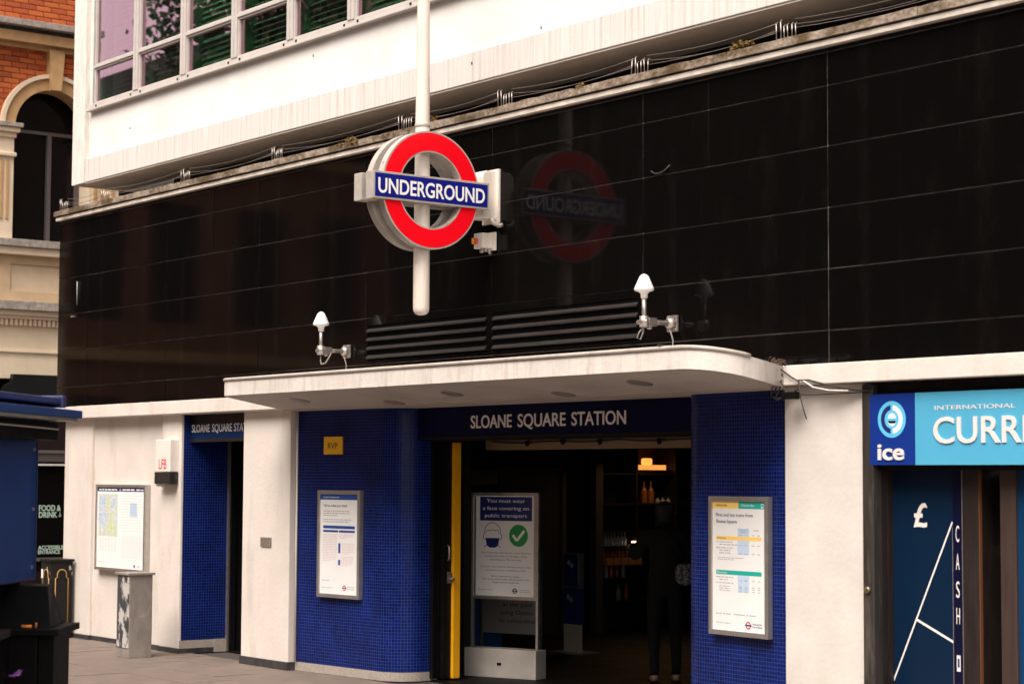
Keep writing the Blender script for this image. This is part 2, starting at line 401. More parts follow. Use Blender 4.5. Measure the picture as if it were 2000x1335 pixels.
# --- left wing
pier = bx('pier', cream, S, -4.99, -4.30, 0, .6, .05, 2.43, .006)
bx('infill_wall', cream, S, -4.30, -2.66, .035, .6, .05, 2.43)
bx('pier', cream, S, -2.66, -2.24, -.005, .40, .05, 2.43, .006)
bx('plinth', plinth_dk, S, -5.0, -4.29, -.012, .02, 0, .05); bx('plinth', plinth_dk, S, -4.29, -2.67, .02, .1, 0, .05); bx('plinth', plinth_dk, S, -2.67, -2.235, -.014, .4, 0, .05)
bx('pier', cream, S, -.99, -.12, 0, .5, .05, 2.43, .006)
bx('plinth', plinth_dk, S, -1.0, -.112, -.015, .5, 0, .075, .004)
# conduit down the pier's edge
MB().tube([(-.085, .055, 2.43), (-.085, .055, .08)], .010).build('conduit', cream, S)
# left doorway: tiled jamb, back, dark gate
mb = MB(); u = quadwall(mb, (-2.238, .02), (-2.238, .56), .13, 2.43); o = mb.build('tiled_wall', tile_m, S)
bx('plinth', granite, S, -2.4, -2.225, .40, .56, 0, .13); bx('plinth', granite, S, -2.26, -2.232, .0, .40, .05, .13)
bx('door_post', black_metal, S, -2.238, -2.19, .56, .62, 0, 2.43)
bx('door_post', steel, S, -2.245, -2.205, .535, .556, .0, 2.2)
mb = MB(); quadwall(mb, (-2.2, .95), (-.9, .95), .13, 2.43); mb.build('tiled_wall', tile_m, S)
bx('plinth', granite, S, -2.2, -.9, .93, 1.0, 0, .13)
bx('door_frame', wood_dk, S, -1.02, -.99, .10, .16, 0, 2.4)
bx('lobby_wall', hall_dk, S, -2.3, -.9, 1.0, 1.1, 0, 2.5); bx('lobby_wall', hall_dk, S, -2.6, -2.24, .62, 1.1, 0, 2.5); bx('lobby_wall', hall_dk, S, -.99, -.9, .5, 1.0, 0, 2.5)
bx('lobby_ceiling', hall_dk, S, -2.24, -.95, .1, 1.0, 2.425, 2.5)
# --- main entrance tiled wing walls (splayed, with rounded inner ends)
def arc(c, r, a0, a1, n=12): return [(c[0] + r * math.cos(R(a0 + (a1 - a0) * i / n)), c[1] + r * math.sin(R(a0 + (a1 - a0) * i / n))) for i in range(n + 1)]
aL = [(-.12, .08), (1.10, .175)] + arc((1.10 - .0, .475), .30, -85, 0)[0:] + [(1.40, .62)]
aL[1] = (1.10 + .30 * math.cos(R(-85)) - .02, .475 - .30 * math.sin(R(85)) - .0015)
aR = [(5.06, .62)] + [(5.36 + .30 * math.cos(R(a)), .435 + .30 * math.sin(R(a))) for a in [180 + 85 * i / 12 for i in range(13)]] + [(6.33, .055)]
for path, nm in ((aL, 'L'), (aR, 'R')):
    mb = MB(); u = 0
    for a, b in zip(path[:-1], path[1:]):
        u = quadwall(mb, (*a, 0), (*b, 0), .075, 2.44, u)
    o = mb.build('tiled_wall', tile_m, S)
    for p in o.data.polygons: p.use_smooth = True
    mb = MB()
    for a, b in zip(path[:-1], path[1:]):
        d = Vector((b[0] - a[0], b[1] - a[1], 0)).normalized(); n = Vector((d.y, -d.x, 0)) * .006
        mb.face([(a[0] + n.x, a[1] + n.y, 0), (b[0] + n.x, b[1] + n.y, 0), (b[0] + n.x, b[1] + n.y, .078), (a[0] + n.x, a[1] + n.y, .078)])
        mb.face([(a[0] + n.x, a[1] + n.y, .078), (b[0] + n.x, b[1] + n.y, .078), (b[0], b[1], .078), (a[0], a[1], .078)])
    mb.build('plinth', granite, o, fix=False)
# wall mass behind tiles
bx('core_wall', hall_dk, S, -.12, 1.2, .30, .60, 0, 2.43); bx('core_wall', hall_dk, S, 5.25, 6.4, .30, .60, 0, 2.43)
# right pier
bx('pier', cream2, S, 6.33, 7.055, .0, .6, 0, 2.43, .006)
# --- band
mb = MB().box(-5.10, 12, -.10, .3, 2.432, 2.566); mb.build('fascia_band', cream, S, bevel=.006)
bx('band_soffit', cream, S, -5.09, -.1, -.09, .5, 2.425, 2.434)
# --- canopy (slab rising to the front, rounded corners)
pl = [(-.09, -.09)] + [(-.02 + .07 * math.cos(R(a)), -.69 + .07 * math.sin(R(a))) for a in range(180, 271, 15)] + \
     [(6.08 + .34 * math.cos(R(a)), -.42 + .34 * math.sin(R(a))) for a in range(270, 361, 9)] + [(6.42, -.09)]
zb = lambda y: 2.418 + .17 * (-y - .09); zt = lambda y: zb(y) + .142
mb = MB(); k = len(pl)
bot = [Vector((x, y, zb(y))) for x, y in pl]; top = [Vector((x, y, zt(y))) for x, y in pl]
mb.faces(bot, [tuple(range(k))]); mb.faces(top, [tuple(reversed(range(k)))])
mb.faces(bot + top, [(i, (i + 1) % k, k + (i + 1) % k, k + i) for i in range(k)], smooth=True)
mb.m = 1
mb.faces([Vector((.02 + (x - .02) * .994 + .0, y * .985, zb(y * .985) - .002)) for x, y in pl], [tuple(range(k))])
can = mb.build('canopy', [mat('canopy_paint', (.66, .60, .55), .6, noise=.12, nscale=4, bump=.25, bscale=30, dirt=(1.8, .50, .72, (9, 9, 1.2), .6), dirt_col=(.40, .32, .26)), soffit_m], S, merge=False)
mb = MB().tube([(x, y, zt(y) + .004) for x, y in pl[1:-1]], .016, 6); mb.build('edge_trim', sign_rim, can)
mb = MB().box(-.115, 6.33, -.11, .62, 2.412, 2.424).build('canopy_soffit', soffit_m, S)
for x, y in ((.76, -.448), (1.90, -.205), (3.02, -.41), (4.2, -.216), (5.34, -.447)):
    d = MB().lathe((0, 0, 0), [(.075, -.002), (.092, -.005), (.098, .004)], 24).build('downlight', mat('dull_downlight', (.26, .225, .20), .45, noise=.2), can)
    d.data.transform(Matrix.Translation((x, y, zb(y) - .004)) @ Matrix.Rotation(math.atan(-.17), 4, 'X'))
# --- black cladding, panel by panel
clad = bx('cladding_wall', sealant, S, -5.235, 12.5, .002, .45, 2.5, 4.70)
rows = [2.54, 2.794, 3.208, 3.62, 4.037, 4.449, 4.676]
xs = [-5.235, -4.47, -2.61, -.735, 1.135, 3.0, 4.87, 6.745, 8.61, 10.48, 12.35]
vents = ((1.185, 2.945), (3.04, 4.825))
for r in range(len(rows) - 1):
    for c in range(len(xs) - 1):
        z0, z1 = rows[r] + .0045, rows[r + 1] - .0045; x0, x1 = xs[c] + .0045, xs[c + 1] - .0045
        spans = [(x0, x1)]
        if r >= 4 and c in (2, 6): m_ = {2: -1.633, 6: 5.58}[c]; spans = [(x0, m_ - .003), (m_ + .003, x1)]
        if r == 1 and c in (4, 5): continue
        for a, b in spans:
            p = MB().box(a, b, -.006, .0015, z0, z1).build('cladding_panel', black_panel, clad, bevel=.0015)
            cx_, cz_ = (a + b) / 2, (z0 + z1) / 2
            p.data.transform(Matrix.Translation((-cx_, 0, -cz_))); p.location = (cx_, 0, cz_)
            p.rotation_euler = (R(random.uniform(-.12, .12)), 0, R(random.uniform(-.12, .12)))
# corner trims and the dark strip under the coping
bx('top_trim', black_metal, S, -5.235, 12.4, -.004, .2, 4.682, 4.702)
# --- louvre vents
for x0, x1 in vents:
    lv = MB()
    lv.box(x0 - .047, x1 + .046, -.010, .0012, 3.142, 3.205); lv.box(x0 - .047, x1 + .046, -.010, .0012, 2.797, 2.826)
    lv.box(x0 - .047, x0, -.010, .0012, 2.826, 3.142); lv.box(x1, x1 + .046, -.010, .0012, 2.826, 3.142)
    lo = lv.build('louvre_vent', black_panel, S)
    bx('vent_back', mat('vent_black', (.002, .002, .002), .9, spec=.05), lo, x0, x1, -.001, .0015, 2.827, 3.141)
    for kx in range(4):
        zc = 2.852 + kx * .078
        MB().hexa([(x0, -.030, zc - .006), (x1, -.030, zc - .006), (x1, -.020, zc - .010), (x0, -.020, zc - .010),
                   (x0, -.033, zc + .004), (x1, -.033, zc + .004), (x1, -.006, zc + .026), (x0, -.006, zc + .026)]).build('slat', slat_m, lo, bevel=.003)
# --- coping
cop = bx('coping', flash_white, S, -5.245, 12.4, -.055, .3, 4.708, 4.748, .004)
x = -5.27
while x < 12.3:
    L = random.choice((1.5, 1.62, 1.75)); x1 = x + L
    mb = MB(); n = 16
    pts = []
    for i in range(n + 1):
        xx = x + .004 + (L - .008) * i / n; j1, j2, j3 = (random.uniform(-.004, .004) for _ in range(3))
        pts.append([(xx, -.075 + j1, 4.760), (xx, -.078 + j2, 4.818 + j3), (xx, .28, 4.825 + j3), (xx, .28, 4.760)])
    for i in range(n):
        for k in range(4):
            k2 = (k + 1) % 4; mb.face([pts[i][k], pts[i + 1][k], pts[i + 1][k2], pts[i][k2]])
    mb.face(pts[0]); mb.face(pts[-1])
    mb.build('coping_stone', stone_moss, cop)
    x = x1
bx('coping_bed', plinth_dk, S, -5.24, 12.4, -.045, .29, 4.748, 4.761)
# moss clumps on the coping
for i, (x, y, z, r) in enumerate(((.95, -.06, 4.83, .05), (1.05, -.07, 4.79, .045), (2.22, -.05, 4.845, .045), (5.93, -.05, 4.85, .05), (6.05, -.06, 4.84, .035), (.8, -.065, 4.80, .04), (-3.1, -.06, 4.82, .03), (4.2, -.06, 4.825, .035))):
    mb = MB()
    for k in range(70):
        a, b, rr = random.uniform(0, 6.28), random.uniform(-.6, 1.2), r * random.uniform(.5, 1)
        c = Vector((x + 1.6 * rr * math.cos(a) * math.cos(b), y + .5 * rr * math.sin(a) * math.cos(b), z + .7 * rr * math.sin(b)))
        d = Vector((random.uniform(-1, 1), random.uniform(-1, 1), random.uniform(-1, 1))).normalized() * .013
        e = d.orthogonal().normalized() * .011
        mb.face([c - d, c + e, c + d, c - e])
    mo = mb.build('moss_clump', mat('brown_moss', (.13, .075, .018), .95), cop, fix=False); mo['kind'] = 'stuff'
# roof deck and recess behind the coping
bx('roof_deck', plinth_dk, S, -5.2, 12.4, .28, 3.0, 4.60, 4.765)
bx('recess_wall', black_metal, S, -3.9, 12.4, .74, .9, 4.765, 5.16)
# --- station hall (seen through the entrance)
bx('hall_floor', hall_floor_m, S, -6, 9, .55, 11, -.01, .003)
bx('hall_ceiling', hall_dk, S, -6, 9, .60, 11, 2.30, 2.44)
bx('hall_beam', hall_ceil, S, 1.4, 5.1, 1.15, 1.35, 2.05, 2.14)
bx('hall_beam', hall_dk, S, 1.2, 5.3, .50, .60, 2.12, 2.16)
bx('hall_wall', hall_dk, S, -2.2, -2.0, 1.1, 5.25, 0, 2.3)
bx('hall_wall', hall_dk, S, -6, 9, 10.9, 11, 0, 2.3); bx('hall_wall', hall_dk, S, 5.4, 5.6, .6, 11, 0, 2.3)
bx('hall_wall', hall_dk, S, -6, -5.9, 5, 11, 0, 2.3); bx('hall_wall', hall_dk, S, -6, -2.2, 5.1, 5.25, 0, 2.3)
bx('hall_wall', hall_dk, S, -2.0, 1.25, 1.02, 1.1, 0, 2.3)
# inner door and wall panel on the hall wall
dr = bx('hall_door', mat('grey_green_door', (.075, .07, .045), .6), S, -2.0, -1.985, 3.9, 4.8, 0, 1.86)
bx('door_frame', mat('pale_door_frame', (.14, .12, .08), .6), dr, -2.0, -1.97, 4.8, 4.86, 0, 1.92); bx('door_frame', MATS['pale_door_frame'], dr, -2.0, -1.97, 3.88, 4.86, 1.865, 1.92)
bx('notice_panel', mat('tan_board', (.26, .19, .10), .7), S, -2.0, -1.97, 3.3, 3.86, 1.72, 1.89)
bx('wall_duct', mat('grey_pillar', (.10, .09, .08), .6), S, -2.0, -1.9, 5.25, 5.36, 0, 2.3)
# folding gate + yellow-edged door leaf
dl = bx('door_leaf', black_metal, S, 1.455, 1.50, .62, .70, .02, 2.12)
bx('door_leaf_edge', yellow, dl, 1.44, 1.535, .70, .775, .02, 2.11, .004)
MB().tube([(1.50, .66, 1.20), (1.53, .655, 1.18), (1.53, .655, 1.08), (1.50, .66, 1.06)], .008).build('handle', steel, dl)
MB().box(1.50, 1.52, .655, .69, .86, .96).tube([(1.52, .67, .90), (1.58, .67, .90), (1.58, .63, .90)], .012).build('lock', steel, dl)
for i in range(4): bx('gate_leaf', black_metal, S, 1.405 + i * .012, 1.455, .535 + i * .04, .565 + i * .04, .02, 2.13)

# ================================================================== UPPER OFFICE BUILDING
U = thing('office_building', 'white office block with green tinted windows overhanging above the black wall', 'building', (0, .15, 5.1))
bx('end_fin', fin_white, U, -5.24, -4.93, .13, 6, 5.135, 12, .006)
bx('end_fin', fin_white, U, -4.93, -4.86, .19, .6, 5.40, 12)
MB().hexa([(-4.93, .15, 5.145), (14, .15, 5.145), (14, .75, 5.145), (-4.93, .75, 5.145), (-4.93, .15, 5.41), (14, .15, 5.41), (14, .75, 5.41), (-4.93, .75, 5.41)]).build('edge_beam', white_beam, U, bevel=.006)
bx('spandrel_wall', white_upper, U, -4.86, 14, .185, .75, 5.40, 5.955)
bx('soffit', soffit_m, U, -5.2, 14, .16, .76, 5.128, 5.144)
bx('sill', win_grey, U, -4.885, 9.5, .12, .30, 5.945, 5.965, .004)
bx('sill_frame', win_grey, U, -4.86, 9.5, .16, .22, 5.965, 6.03, .003)
per = 1.083
for cI in range(0, 12):
    x0 = -4.745 + cI * per; x1 = x0 + .945
    if cI < 11:
        mm = MB().box(x1 + .012, x1 + .064, .150, .24, 6.03, 8.3).box(x1 + .074, x1 + .126, .150, .24, 6.03, 8.3).box(x1 + .06, x1 + .08, .16, .235, 6.03, 8.3).build('mullion', win_grey, U, bevel=.003)
    for z0, z1, nm in ((6.045, 6.415, 0), (6.485, 7.75, 1)):
        wf = MB().box(x0 - .02, x1 + .02, .17, .22, z0 - .02, z0).box(x0 - .02, x1 + .02, .17, .22, z1, z1 + .02).box(x0 - .02, x0, .17, .22, z0, z1).box(x1, x1 + .02, .17, .22, z0, z1).build('window', win_grey, U, bevel=.002)
        MB().box(x0, x1, .196, .204, z0, z1).build('pane', coated_glass, wf)
        if cI < 8:
            bl = MB(); z = z0 + .03
            tilt = .012 if cI < 2 else (.027 if cI in (2, 5) else .018)
            d0 = .30
            while z < z1:
                bl.face([(x0 + (.06 if cI < 3 else .02), d0, z - tilt), (x1 - .02, d0, z - tilt), (x1 - .02, d0 + .035, z + tilt * .8), (x0 + (.06 if cI < 3 else .02), d0 + .035, z + tilt * .8)])
                z += .060
            for xx in (x0 + .25, x1 - .2): bl.box(xx, xx + .004, d0 - .002, d0, z0, z1)
            bl.build('blind', blind_m, wf, fix=False)
    bx('reveal_post', room_green, U, x0 - .02, x0 + .05, .26, .36, 6.0, 7.8)
    for k in range(2): bx('screw_cover', black_metal, U, (x0 + .03, x1 - .06)[k], (x0 + .055, x1 - .035)[k], .154, .161, 5.988, 6.010)
bx('transom', win_grey, U, -4.79, 8.3, .155, .235, 6.435, 6.465, .002)
bx('room', room_dark, U, -4.86, 9, 2.2, 2.3, 5.9, 8); bx('room_floor', room_dark, U, -4.86, 9, .3, 2.2, 5.9, 5.96); bx('room_ceiling', mat('room_ceiling', (.25, .28, .25), .9), U, -4.86, 9, .3, 2.2, 7.8, 7.9)
bx('upper_wall', white_upper, U, -4.86, 14, .185, .75, 7.8, 12); bx('upper_wall', white_upper, U, 8.3, 14, .185, .75, 5.955, 7.8)
for px in ((-3.9, 5.62), (-.1, 5.80), (2.5, 5.3), (3.4, 5.45)):
    bx('rust_fixing', mat('rust', (.12, .07, .05), .8), U, px[0], px[0] + .012, .143 if px[1] < 5.41 else .18, .188, px[1], px[1] + .022)

# ================================================================== ROUNDEL SIGN
T = thing('roundel_sign', 'red ring and blue bar underground sign hung on a white pole from the black wall', 'sign', (3.05, -.74, 3.08))
MB().lathe((3.05, -.74, 0), [(.020, 3.082), (.045, 3.090), (.060, 3.108), (.065, 3.135), (.0655, 3.4), (.061, 4.2), (.056, 4.8), (.050, 5.6), (.045, 7.5), (.04, 9.5)], 24).build('pole', sign_white, T)
Yv, Zv = Vector((0, 1, 0)), Vector((0, 0, 1)); rc = Vector((0, -.735, 4.068))
def ring_casing(xa, xb, name):
    mb = MB(); n = 64; Ro, Ri = .470, .302
    for i in range(n):
        a, b = 2 * math.pi * i / n, 2 * math.pi * (i + 1) / n
        P = lambda x, r, t: Vector((x, rc.y + r * math.cos(t), rc.z + r * math.sin(t)))
        mb.face([P(xa, Ro, a), P(xb, Ro, a), P(xb, Ro, b), P(xa, Ro, b)], True)
        mb.face([P(xa, Ri, b), P(xb, Ri, b), P(xb, Ri, a), P(xa, Ri, a)], True)
        mb.face([P(xb, Ro, a), P(xb, Ri, a), P(xb, Ri, b), P(xb, Ro, b)])
        mb.face([P(xa, Ri, a), P(xa, Ro, a), P(xa, Ro, b), P(xa, Ri, b)])
    return mb.build(name, sign_rim, T, fix=False)
def face_plate(x, s, parent):
    mb = MB(); mb.disc((x, rc.y, rc.z), Yv, Zv, .457, 64, .314); return mb.build('red_ring', red_m, parent, fix=False)
fr = ring_casing(3.095, 3.17, 'front_ring_casing'); face_plate(3.1715, 1, fr)
bk = ring_casing(2.93, 3.005, 'rear_ring_casing'); face_plate(2.9285, -1, bk)
for xa, xb, s in ((3.080, 3.186, 1), (2.914, 3.02, -1)):
    bb = MB().box(xa, xb, -1.297, -.173, 3.957, 4.173).build('bar_casing', sign_rim, T, bevel=.003)
    xf = xb + .0015 if s > 0 else xa - .0015
    MB().face([(xf, -1.281, 3.973), (xf, -.189, 3.973), (xf, -.189, 4.157), (xf, -1.281, 4.157)]).build('blue_bar', blue_m, bb, fix=False)
    if s > 0: text('lettering', letter_w, bb, 'UNDERGROUND', (xf + .001, -1.252, 4.005), (0, 1, 0), ZU, .120, width=1.034, ext=.0015, bold=.018)
    else: text('lettering', letter_w, bb, 'UNDERGROUND', (xf - .001, -.218, 4.005), (0, -1, 0), ZU, .120, width=1.034, ext=.0015, bold=.018)
MB().box(3.005, 3.095, -.765, -.715, 4.40, 4.52).box(3.005, 3.095, -.765, -.715, 3.62, 3.74).box(3.02, 3.08, -.80, -.68, 4.02, 4.11).build('clamp', sign_rim, T)
mb = MB(); prof = [(0, 3.90), (-.15, 3.90), (-.165, 3.925), (-.165, 4.24), (-.155, 4.275), (-.125, 4.295), (0, 4.30)]
mb.prism([(2.93, y - .002, z) for y, z in prof], (.16, 0, 0)).build('wall_bracket', sign_white, T, bevel=.008)
MB().box(2.90, 3.12, -.03, -.007, 3.87, 4.315).build('bracket_plate', sign_white, T, bevel=.003)
for a in range(8):
    t_ = R(22 + a * 45); MB().tube([(3.13, rc.y + .470 * math.cos(t_), rc.z + .470 * math.sin(t_)), (3.13, rc.y + .476 * math.cos(t_), rc.z + .476 * math.sin(t_))], .006, 6).build('bolt', steel, T)
MB().lathe((3.05, -.74, 0), [(.0615, 4.585), (.0635, 4.59), (.0635, 4.61), (.0605, 4.615)], 24).build('pole_collar', sign_rim, T)
MB().tube([(3.14, -.12, 3.90), (3.15, -.10, 3.86), (3.16, -.05, 3.84), (3.16, -.02, 3.85)], .018).build('cable_gland', sign_rim, T)

# isolator box below the bracket
I = thing('isolator_switch', 'small white electrical isolator box with red knob on the black wall', 'switch', (2.99, -.03, 3.65))
MB().box(2.93, 3.05, -.135, -.035, 3.665, 3.79).build('box', sign_white, I, bevel=.006)
MB().box(2.90, 3.08, -.035, -.013, 3.65, 3.80).build('back_plate', sign_white, I, bevel=.003)
MB().tube([(2.965, -.135, 3.725), (2.965, -.165, 3.725)], .026, 12).build('knob', print_red, I)
MB().box(2.955, 2.975, -.175, -.165, 3.70, 3.75).build('lever', yellow, I)
MB().tube([(3.0, -.10, 3.665), (3.0, -.10, 3.63)], .02, 10).tube([(3.03, -.06, 3.665), (3.035, -.05, 3.635), (3.03, -.03, 3.62)], .014, 8).build('gland', steel, I)

LW = MB().tube([(4.97, -.012, 4.075), (5.02, -.02, 4.05), (5.07, -.025, 4.045), (5.13, -.02, 4.06), (5.18, -.012, 4.095)], .006, 6).build('loose_wire', cable_m)
tag(LW, 'short loose grey wire drooping from a joint in the black wall', 'wire')
MB().tube([(-4.72, -.02, 3.98), (-4.715, -.02, 3.71)], .008, 6).build('fixing_rod', cable_g, S); MB().box(-4.86, -4.78, -.03, -.006, 3.58, 3.60).build('fixing_clip', steel, S)
# ================================================================== ANTENNAS
def antenna(x, label, loop):
    A = thing('wall_antenna', label, 'antenna', (x, -.02, 2.9), 'white cone antennas on the black wall')
    y = -.30
    MB().box(x - .055, x + .055, -.030, -.013, 2.865, 2.985).build('wall_plate', steel, A, bevel=.003)
    for dx in (-.04, .04):
        for dz in (2.88, 2.97): MB().tube([(x + dx, -.03, dz), (x + dx, -.040, dz)], .008, 6).build('bolt', steel, A)
    MB().lathe((0, 0, 0), [(.048, 0), (.044, .03), (.028, .05)], 12).xf(Matrix.Translation((x, -.03, 2.925)) @ Matrix.Rotation(R(90), 4, 'X')).build('flange', steel, A)
    MB().tube([(x, -.05, 2.925), (x, y + .03, 2.925)], .019, 10).build('arm', steel, A)
    MB().box(x - .035, x + .035, y + .02, y + .10, 2.895, 2.955).tube([(x - .02, y + .07, 2.90), (x - .02, y + .07, 2.875)], .02, 8).build('clamp', steel, A, bevel=.006)
    MB().lathe((x, y, 0), [(.034, 2.885), (.034, 2.965)], 12).tube([(x - .07, y, 2.925), (x + .04, y, 2.925)], .016, 8).build('collar', steel, A)
    MB().lathe((x, y, 0), [(.0165, 2.90), (.0165, 3.12)], 12).build('mast', alu, A)
    MB().lathe((x, y, 0), [(.025, 3.095), (.026, 3.125), (.040, 3.14), (.068, 3.148), (.073, 3.156), (.071, 3.168), (.050, 3.215), (.034, 3.250), (.022, 3.264), (.006, 3.27)], 24).build('cone', letter_w, A)
    if loop: MB().tube([(x, y, 2.89), (x - .003, y, 2.83), (x + .012, y, 2.80), (x + .05, y + .02, 2.81), (x + .075, y + .04, 2.86), (x + .08, y + .06, 2.90)], .006, 6).build('cable', cable_g, A)
    else: MB().tube([(x, y, 2.89), (x - .03, y - .02, 2.85), (x - .055, y - .02, 2.81), (x - .04, y, 2.80), (x - .01, y, 2.85), (x, y, 2.89)], .006, 6).tube([(x, y, 2.88), (x - .02, y - .01, 2.81)], .005, 6).build('cable', cable_g, A)
    MB().tube([(x - .01, -.06, 2.90), (x + .02, -.06, 2.86), (x + .035, -.05, 2.80), (x + .02, -.045, 2.72), (x + .01, -.045, 2.60)], .006, 6).build('cable', cable_g, A)
antenna(.87, 'white cone antenna with looped cable, left of the dark louvre vents', True)
antenna(5.22, 'white cone antenna at the right end of the dark louvre vents', False)

# ================================================================== BIRD WIRES ON THE COPING
clusters = [(-5.15, 'at the far left corner'), (-4.10, 'in front of the fluted theatre column'), (-2.27, 'third from the left corner'), (-.45, 'fourth from the left corner'),
            (1.70, 'just left of the sign pole'), (3.13, 'just right of the sign pole'), (4.785, 'third from the right edge of the picture'), (6.31, 'nearest the top right corner')]
clusters[6] = (4.785, 'second nearest the top right corner')
for i, (x, where) in enumerate(clusters):
    B = thing('bird_wire_posts', 'thin bird wire posts on the coping, ' + where, 'wire posts', (x, -.04, 4.82), 'bird wire posts along the coping')
    for k in range(6):
        h = (.125, .125, .085, .09, .095, .09)[k] + random.uniform(-.006, .006); dx = (0, .045, .075, .11, .15, .185)[k]
        tx, ty = random.uniform(-.006, .006), random.uniform(-.006, .006)
        MB().tube([(x + dx, -.045, 4.815), (x + dx + tx, -.045 + ty, 4.822 + h)], .0042, 6).build('post', steel, B)
        MB().tube([(x + dx + tx, -.045 + ty, 4.820 + h), (x + dx + tx + .014, -.045 + ty, 4.826 + h)], .0035, 5).build('hook', steel, B)
for i in range(len(clusters) - 1):
    xa, xb = clusters[i][0] + .18, clusters[i + 1][0]
    mb = MB()
    for h0, h1, sag in ((.120, .118, .03), (.085, .070, .045), (.05, .055, .02)):
        mb.tube([(xa + (xb - xa) * t / 8, -.045, 4.822 + h0 + (h1 - h0) * t / 8 - sag * 4 * (t / 8) * (1 - t / 8)) for t in range(9)], .0022, 4)
    wv = mb.build('bird_wire', mat('dull_wire', (.22, .19, .17), .5, metal=.6)); 
    tag(wv, 'thin bird wires running right from the posts ' + clusters[i][1], 'wire', 'bird wires along the coping')
xa = clusters[-1][0] + .18
wv = MB()
for h0, sag in ((.12, .03), (.085, .04), (.06, .03)): wv.tube([(xa + 1.7 * t / 8, -.045, 4.822 + h0 - sag * 4 * (t / 8) * (1 - t / 8)) for t in range(9)], .0022, 4)
tag(wv.build('bird_wire', MATS['dull_wire']), 'thin bird wires leaving the picture at the top right corner', 'wire', 'bird wires along the coping')

# ================================================================== STATION NAME SIGNS
N1 = thing('station_name_sign', 'long navy sign over the main entrance reading SLOANE SQUARE STATION', 'sign', (3.15, .45, 2.16))
MB().box(1.33, 5.08, .40, .50, 2.155, 2.418).build('board', navy, N1, bevel=.003)
MB().box(1.34, 5.07, .395, .45, 2.135, 2.155).build('lower_trim', black_metal, N1)
for wd_, xa_, ln_ in (('SLOANE', 2.188, .575), ('SQUARE', 2.845, .632), ('STATION', 3.552, .668)):
    text('lettering', letter_c, N1, wd_, (xa_, .3985, 2.222), XW, ZU, .112, width=ln_, ext=.004, bold=.012)
N2 = thing('station_name_sign', 'narrow navy sign over the left doorway reading SLOANE SQUARE STAT', 'sign', (-1.6, .1, 2.16))
MB().box(-2.236, -.99, .09, .14, 2.175, 2.424).build('board', mat('blue_sign_enamel', (.004, .024, .095), .5, spec=.12, noise=.1), N2)
MB().box(-2.236, -.99, .085, .14, 2.330, 2.424).build('upper_strip', black_metal, N2)
MB().box(-2.236, -.99, .086, .14, 2.145, 2.176).build('lower_trim', wood_dk, N2)
for wd_, xa_, ln_ in (('SLOANE', -2.195, .37), ('SQUARE', -1.775, .40), ('STATION', -1.335, .43)):
    text('lettering', letter_w, N2, wd_, (xa_, .0885, 2.245), XW, ZU, .082, width=ln_, ext=.002, bold=.004)

# ================================================================== POSTERS
def bars(mb, u0, u1, v0, n, pitch, h, last=.6, words=True):
    for i in range(n):
        e = u1 if i < n - 1 else u0 + (u1 - u0) * last
        e -= random.uniform(0, .10) * (u1 - u0); u = u0
        while u < e:
            w_ = random.uniform(.03, .09) * (1 if words else 3); w_ = min(w_, e - u)
            mb.append((u, v0 + i * pitch, u + w_, v0 + i * pitch + h)); u += w_ + .014
def roundel(mb, P, u, v, r, mr, mbar):
    mb.m = mr
    n = 24
    for i in range(n):
        a, b = 6.2832 * i / n, 6.2832 * (i + 1) / n
        mb.face([P(u + .62 * r * math.cos(a), v + .62 * r * math.sin(a), 2), P(u + r * math.cos(a), v + r * math.sin(a), 2), P(u + r * math.cos(b), v + r * math.sin(b), 2), P(u + .62 * r * math.cos(b), v + .62 * r * math.sin(b), 2)])
    mb.m = mbar
    mb.face([P(u - 1.25 * r, v + .2 * r, 3), P(u + 1.25 * r, v + .2 * r, 3), P(u + 1.25 * r, v - .2 * r, 3), P(u - 1.25 * r, v - .2 * r, 3)])
PM = [paper, tfl_blue, print_lb, print_y, print_g, print_pk, print_gr, print_red, ink, letter_w, print_navy, map_m, print_green]
